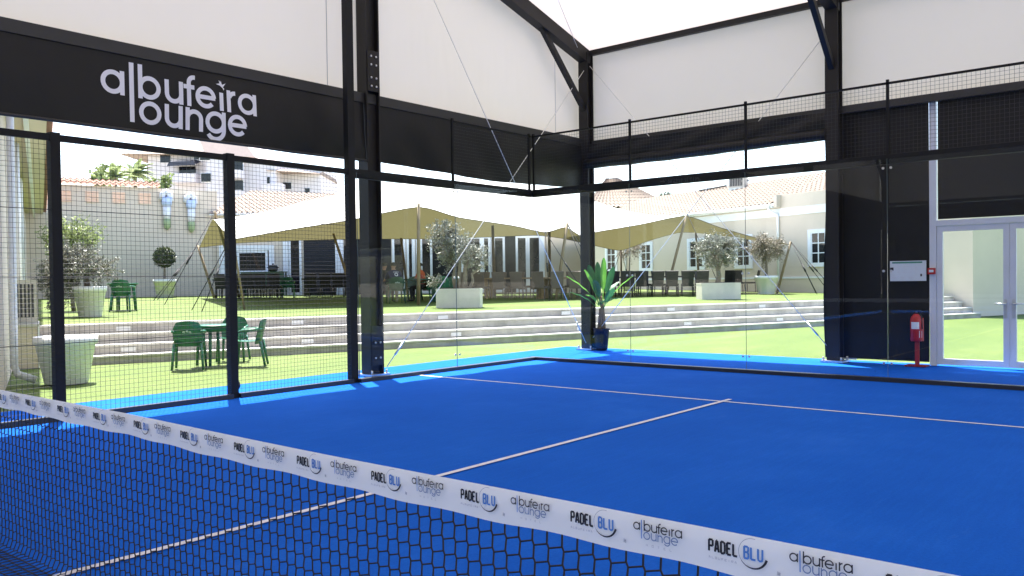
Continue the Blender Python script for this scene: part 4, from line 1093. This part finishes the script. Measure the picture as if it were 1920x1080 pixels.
for (n_, wd) in ((7.0, .75), (11.3, .8), (14.5, .95), (18.45, .8), (21.6, .8)):
    c = W(SW, n_, 2.66)-rb.location; win(rb, c, N, wd, 1.22, .17, True, nrm=-S)
ac = thing('rooftop_unit', 'small air conditioning unit on the tiled roof of the long beige building', 'air conditioner', W(SW+3.2, 14.9, 6.1))
part('casing', lambda bb: bb.box(-.4, .4, -.25, .25, 0, .5), MT['steel_box'], ac)
part('grille', lambda bb: [bb.box(-.36+i*.09, -.30+i*.09, -.262, -.251, .06, .44) for i in range(8)], MT['grille'], ac)
part('foot', lambda bb: (bb.box(-.45, .45, -.2, -.15, -.3, 0), bb.box(-.45, .45, .15, .2, -.3, 0)), MT['galv'], ac)
rel(rb, lambda bb: bb.tube([W(SW+3.6, 16.2, 6.35), W(SW+3.6, 18.3, 6.3)], .05, 6), 'roof_pipe', MT['grille'])

# facade with the sliding doors (frontal), local x along FR
D0 = 38.0
FB = Vector((9.631, -12.2514, 0))+FF*D0
cb = thing('garden_building', 'low rendered building with white sliding doors and tiled roof behind the tent', 'building', FB, AF)
def fx(u): return (u-960)/FPX*D0
GZ = .95
part('wall', lambda bb: bb.box(fx(408), fx(1106), 0, 6, 0, 4.55), MT['render_'], cb)
def opening(u0, u1, z0, z1, frame_px, inner):
    x0, x1 = fx(u0), fx(u1)
    def fr(bb):
        bb.box(x0, x0+frame_px, -.10, 0, z0, z1); bb.box(x1-frame_px, x1, -.10, 0, z0, z1); bb.box(x0+frame_px, x1-frame_px, -.097, 0, z1-frame_px, z1)
        if z0 > 1.2: bb.box(x0-.04, x1+.04, -.14, 0, z0-.10, z0)
    f = part('door_frame' if z0 < 1.2 else 'hatch_frame', fr, MT['trim'], cb)
    for (a, c, kind) in inner:
        xa, xc = fx(a), fx(c)
        if kind == 'open': part('opening', lambda bb: bb.box(xa, xc, -.004, -.002, z0, z1-frame_px), MT['room_shade'], f)  # flat near-black sheet on the wall paints the shade inside the doorway
        elif kind == 'shutter':
            part('shutter', lambda bb: [bb.hexa([(xa, -.03, z), (xc, -.03, z), (xc, -.005, z), (xa, -.005, z), (xa, -.015, z+.085), (xc, -.015, z+.085), (xc, -.005, z+.085), (xa, -.005, z+.085)]) for z in [z0+.09*i for i in range(int((z1-frame_px-z0)/.09))]], MT['curtain'], f)
        else:
            part('sash', lambda bb: (bb.box(xa, xa+.10, -.07, -.02, z0, z1-frame_px-.004), bb.box(xc-.10, xc, -.07, -.02, z0, z1-frame_px-.004), bb.box(xa+.1, xc-.1, -.068, -.02, z1-frame_px-.12, z1-frame_px-.005), bb.box(xa+.1, xc-.1, -.068, -.02, z0, z0+.12)), MT['trim'], f)
            part('pane', lambda bb: bb.box(xa+.1, xc-.1, -.045, -.035, z0+.12, z1-frame_px-.12), MT['dark_glass'], f)
opening(533, 640, GZ, 3.78, .22, ((543, 567, 'sash'), (571, 632, 'shutter')))
opening(640, 780, GZ, 3.74, .13, ((642, 662, 'sash'), (664, 706, 'open'), (706, 735, 'open'), (737, 762, 'sash'), (764, 778, 'sash')))
opening(782, 928, GZ, 3.70, .2, ((789, 812, 'sash'), (812, 866, 'open'), (866, 905, 'sash'), (905, 921, 'sash')))
opening(921, 1022, GZ, 3.70, .2, ((924, 948, 'sash'), (948, 968, 'open'), (968, 991, 'sash'), (990, 1016, 'sash')))
opening(414, 516, 1.95, 3.20, .22, ((423, 446, 'sash'), (447, 504, 'sash'), (504, 509, 'open')))
part('lintel_band', lambda bb: bb.box(fx(782), fx(1030), -.02, 0, 3.72, 3.98), MT['trim'], cb)
part('roof', lambda bb: tiled(bb, (fx(400), -.35, 4.62), (fx(720), -.35, 4.62), (fx(720), 6, 5.9), (fx(400), 6, 6.3), rows=14), MT['tile_pale'], cb)
part('flat_roof', lambda bb: bb.box(fx(721), fx(1107), -.2, 6, 4.602, 4.75), MT['render_w'], cb)
part('fascia', lambda bb: bb.box(fx(400), fx(1106), -.30, 0, 4.556, 4.60), MT['trim'], cb)

# tall rendered wall on the left, face at n = 22.2
NW = 22.2
lw = thing('garden_wall', 'tall rendered garden wall with terracotta lattice blocks and tiled coping on the left', 'wall', W(-5.5, NW, 0))
rel(lw, lambda bb: (pbox(bb, -10.5, -3.0, NW, NW+.4, 0, 5.70), pbox(bb, -3.0, -1.72, NW, NW+.38, 0, 5.66)), 'wall', MT['render_'])
rel(lw, lambda bb: tiled(bb, W(-10.5, NW-.15, 5.70), W(-4.1, NW-.15, 5.70), W(-4.1, NW+.5, 6.0), W(-10.5, NW+.5, 6.0), rows=2), 'coping', MT['tile'])
for i in range(5):
    s0 = -9.05+i*1.02
    def lat(bb):
        pbox(bb, s0, s0+.5, NW-.012, NW-.004, 5.0, 5.46)
        for k in range(4): pbox(bb, s0+k*.15, s0+k*.15+.05, NW-.05, NW-.013, 5.0, 5.46)
        for k in range(4): pbox(bb, s0, s0+.5, NW-.045, NW-.012, 5.0+k*.137, 5.05+k*.137)
    rel(lw, lat, 'lattice_block', MT['lattice'])
for i, s0 in enumerate((-3.85, -2.85)):
    o_ = W(s0, NW-.22, 0); orn = thing('wall_ornament', ('white and blue arched wall fountain ornament, the left one of the pair', 'white and blue arched wall fountain ornament, the right one of the pair')[i], 'ornament', W(s0, NW-.1, 4.0-.1*i), AS, 'wall fountain ornaments')
    zt = 1.55
    part('arch', lambda bb: bb.tube([(-.20, .04, 1.22), (-.17, -.05, 1.42), (-.02, -.1, 1.54), (.13, -.05, 1.40), (.17, .02, 1.15)], .13, 10), MT['white_orn'], orn)
    part('panel', lambda bb: bb.lathe((0, -.02, 0), [(.14, .35), (.17, .6), (.17, .95)], 14), MT['white_orn'], orn)
    part('glaze', lambda bb: bb.lathe((.0, -.04, 0), [(.18, .93), (.215, 1.05), (.22, 1.3)], 14), MT['blue_orn'], orn)
    part('base', lambda bb: bb.lathe((0, -.02, 0), [(.03, -.12), (.13, .0), (.155, .2), (.142, .36)], 14), MT['green_orn'], orn)

# building at the far left, wall face at s = SL_
SLW = -9.2
lb = thing('side_building', 'beige building with white pipes and deep tiled eaves at the far left', 'building', W(SLW, 5, 0))
rel(lb, lambda bb: (pbox(bb, SLW-5, SLW, -3.9, 21.5, 0, 4.6),), 'wall', MT['render_'])
rel(lb, lambda bb: pbox(bb, SLW, SLW+.62, -5.0, 22, 4.42, 4.47), 'soffit', MT['render_'])
rel(lb, lambda bb: pbox(bb, SLW+.26, SLW+.34, -5.0, 22, 4.30, 4.415), 'gutter', MT['pvc'])
rel(lb, lambda bb: tiled(bb, W(SLW+.72, 22, 4.50), W(SLW+.72, -5, 4.50), W(SLW-2.5, -5, 5.7), W(SLW-2.5, 22, 5.7), rows=8), 'roof', MT['tile'])
for na, nb in ((4.0, 4.5), (8.0, 8.8)): rel(lb, lambda bb: pbox(bb, SLW, SLW+.10, na, nb, .7, 4.3), 'pilaster', MT['trim'])
dp_ = []
rel(lb, lambda bb: bb.tube([W(SLW+.30, -3.0, 4.3), W(SLW+.12, -3.0, 4.0), W(SLW+.10, -3.0, .28), W(SLW+.14, -2.98, .16), W(SLW+.38, -3.0, .06)], .055, 10), 'downpipe', MT['pvc'])
rel(lb, lambda bb: bb.tube([W(SLW+.10, 1.8, 4.3), W(SLW+.10, 1.8, .8)], .055, 10), 'downpipe', MT['pvc'])
cw = thing('cheek_wall', 'low beige retaining wall closing the left end of the steps', 'wall', W(-8.9, .2, 0), AS)
part('wall', lambda bb: bb.box(-.30, .10, -.25, 1.35, 0, .74), MT['render_'], cw)
part('capping', lambda bb: bb.box(-.30, .13, -.28, 1.36, .742, .79), MT['lit_edge'], cw)  # same paler tone paints the sunlit edge of the wall top
part('corner_trim', lambda bb: bb.box(.10, .13, -.28, -.15, 0, .741), MT['trim'], cw)
a2 = thing('outdoor_unit', 'beige outdoor air conditioning unit standing by the side building behind the olive shrub', 'air conditioner', W(-8.95, .55, .79), AS)
part('casing', lambda bb: bb.box(-.20, .16, -.38, .42, .04, .80), MT['steel_box'], a2)
part('fan_grille', lambda bb: ([bb.box(.162, .172, -.30+i*.07, -.26+i*.07, .12, .72) for i in range(8)], [bb.box(-.17+i*.06, -.14+i*.06, -.392, -.382, .12, .72) for i in range(5)]), MT['grille'], a2)
part('foot', lambda bb: (bb.box(-.2, .16, -.3, -.25, 0, .04), bb.box(-.2, .16, .3, .35, 0, .04)), MT['galv'], a2)

# ------------------------------------------------------------------ far buildings
DA = 90.0; KA = DA/FPX
AB = Vector((9.631, -12.2514, 0))+FF*DA
ap = thing('apartment_block', 'white apartment block with dark windows and pale tiled roofs far behind the wall', 'building', AB, AF)
def ax(u): return (u-960)*KA
def az(u, v): return 1.448+(541.4-5+16.8*0-.0133*u-v)*KA+.25
def apbox(bb, u0, u1, v0, v1, y0, y1): bb.box(ax(u0), ax(u1), y0, y1, az((u0+u1)/2, v1), az((u0+u1)/2, v0))
part('wall', lambda bb: (apbox(bb, 283, 410, 292, 620, 0, 12), apbox(bb, 250, 283, 300, 620, 4, 12)), MT['lilac'], ap)
part('wall', lambda bb: (apbox(bb, 410, 475, 268, 620, -3, 10), apbox(bb, 475, 530, 312, 620, -2, 10), apbox(bb, 530, 600, 310, 620, 1, 10)), MT['lilac'], ap)
part('gable_wall', lambda bb: (bb.hexa([(ax(410), -3.2, az(410, 300)), (ax(500), -3.2, az(500, 304)), (ax(500), 10, az(500, 304)), (ax(410), 10, az(410, 300)), (ax(395), -3.2, az(410, 262)), (ax(470), -3.2, az(470, 262)), (ax(470), 10, az(470, 262)), (ax(395), 10, az(410, 262))]),), MT['pink'], ap)
part('roof', lambda bb: (bb.hexa([(ax(235), -1, az(280, 292)), (ax(455), -1, az(430, 294)), (ax(455), 12, az(430, 294)), (ax(235), 12, az(280, 292)), (ax(318), 4, az(330, 268)), (ax(400), 4, az(400, 264)), (ax(400), 8, az(400, 264)), (ax(318), 8, az(330, 268))]), bb.hexa([(ax(515), -2.6, az(520, 326)), (ax(602), .6, az(600, 326)), (ax(602), 10, az(600, 326)), (ax(515), 10, az(520, 326)), (ax(530), 4, az(530, 306)), (ax(598), 4, az(598, 310)), (ax(598), 8, az(598, 310)), (ax(530), 8, az(530, 306))])), MT['tile_pale'], ap)
for (u, v, wu, hv, y) in ((316, 299, 19, 15, 0), (409, 302, 18, 15, -3), (374, 296, 8, 9, 0), (410, 341, 17, 15, -3), (469, 320, 16, 18, -3), (447, 318, 6, 18, -3), (469, 355, 16, 18, -3), (449, 355, 8, 18, -3), (536, 348, 20, 12, 1), (518, 344, 5, 12, -2), (576, 360, 9, 15, 1)):
    f = part('window', lambda bb: apbox(bb, u-wu/2-1, u+wu/2+1, v-hv/2-1, v+hv/2+1, y-.06, y-.005), MT['trim'], ap)
    part('pane', lambda bb: apbox(bb, u-wu/2, u+wu/2, v-hv/2, v+hv/2, y-.12, y-.065), MT['dark_glass'], f)
for q in ((332, 382, 330, 346, -1.6, 0), (445, 480, 330, 344, -4.5, -3.01), (445, 480, 366, 378, -4.5, -3.01), (512, 548, 352, 366, -3.2, -2.01)): part('balcony', lambda bb: apbox(bb, *q), MT['lilac'], ap)
aw = part('awning', lambda bb: bb.hexa([(ax(330), -1.7, az(356, 317)), (ax(382), -1.7, az(356, 315)), (ax(382), -.02, az(356, 305)), (ax(330), -.02, az(356, 307)), (ax(333), -1.6, az(356, 309)), (ax(379), -1.6, az(356, 307)), (ax(372), -.02, az(356, 301)), (ax(340), -.02, az(356, 303))]), MT['awning'], ap)
part('balcony_door', lambda bb: apbox(bb, 341, 372, 314, 331, -.05, -.01), MT['dark_glass'], ap)
DH = 58.0; KH = DH/FPX
HB = Vector((9.631, -12.2514, 0))+FF*DH
fh = thing('hipped_house', 'house with a pale hipped tile roof showing above the tent left of the long building', 'building', HB, AF)
hx = lambda u: (u-960)*KH
hz = lambda v: 1.448+(526-v)*KH
part('wall', lambda bb: bb.box(hx(1110), hx(1250), 0, 7, .5, hz(392)), MT['render_w'], fh)
def hip(bb):
    a, c = (hx(1100), -.6, hz(391)), (hx(1260), -.6, hz(391)); d, e = (hx(1100), 8, hz(391)), (hx(1260), 8, hz(391))
    tiled(bb, a, c, (hx(1172), 3.5, hz(325)), (hx(1150), 3.5, hz(325)), .3, .05, 10); tiled(bb, d, e, (hx(1172), 3.5, hz(325)), (hx(1150), 3.5, hz(325)), .3, .05, 4)
    bb.poly([a, d, (hx(1150), 3.5, hz(325))]); bb.poly([c, e, (hx(1172), 3.5, hz(325))])
part('roof', hip, MT['tile_pale'], fh)
def far_bush(label, u, v_top, d, r, m, name='palm_tree', n=1400, size=.3):
    p = Vector((9.631, -12.2514, 0))+FF*d+FR*((u-960)/FPX*d); zt = 1.448+(541-.0133*u-v_top)/FPX*d
    t = thing(name, label, 'tree', Vector((p.x, p.y, .9)))
    h = zt-.9
    part('trunk', lambda bb: bb.tube([(0, 0, 0), (.1, 0, h*.5), (0, 0, h-r*.9)], [.22, .17, .14], 8), MT['bark'], t)
    def crown(bb):
        if name == 'palm_tree':
            c = Vector((0, 0, h-r*.75))
            for i in range(34):
                a = random.random()*6.28; el = random.uniform(-.5, 1.3); L = r*random.uniform(.8, 1.15)
                d_ = Vector((math.cos(a)*math.cos(el), math.sin(a)*math.cos(el), math.sin(el)))
                prev = c.copy()
                for k in range(9):
                    u_ = k/8; q = c+d_*L*u_+Vector((0, 0, -L*.45*u_*u_)); sdv = d_.cross(Vector((0, 0, 1))).normalized()
                    if k:
                        for sx in (-1, 1):
                            for kk in range(3):
                                b0 = prev.lerp(q, kk/3); wd = L*.17*math.sin(u_*2.6+.35)
                                bb.quad(b0, b0+d_*.05*L, b0+sdv*sx*wd+d_*.12*L-Vector((0, 0, wd*.5)), b0+sdv*sx*wd+d_*.09*L-Vector((0, 0, wd*.5)))
                    prev = q
        else:
            pts = []
            cl = [Vector((random.gauss(0, .5)*r, random.gauss(0, .5)*r, h-r*.8+random.gauss(0, .35)*r)) for _ in range(14)]
            for i in range(n):
                q = random.choice(cl); pts.append(q+Vector((random.gauss(0, .2), random.gauss(0, .2), random.gauss(0, .17)))*r)
            leaf_quads(bb, pts, size, .7)
    part('crown', crown, m, t)
far_bush('bright green palm rising behind the tall wall, left of the apartment block', 258, 292, 62, 1.7, MT['palm'])
far_bush('smaller green palm behind the tall wall, beside the taller palm', 220, 303, 60, 1.5, MT['palm'])
far_bush('low grey green bush showing above the tall wall left of the palms', 190, 322, 58, .7, MT['bush'], 'bush', 500, .2)
far_bush('olive green bush on top of the tall wall below the awning', 312, 334, 56, .7, MT['bush'], 'bush', 500, .2)
far_bush('dark green tree top between the hipped house and the long building', 1247, 360, 62, .8, MT['topiary'], 'bush', 700, .2)
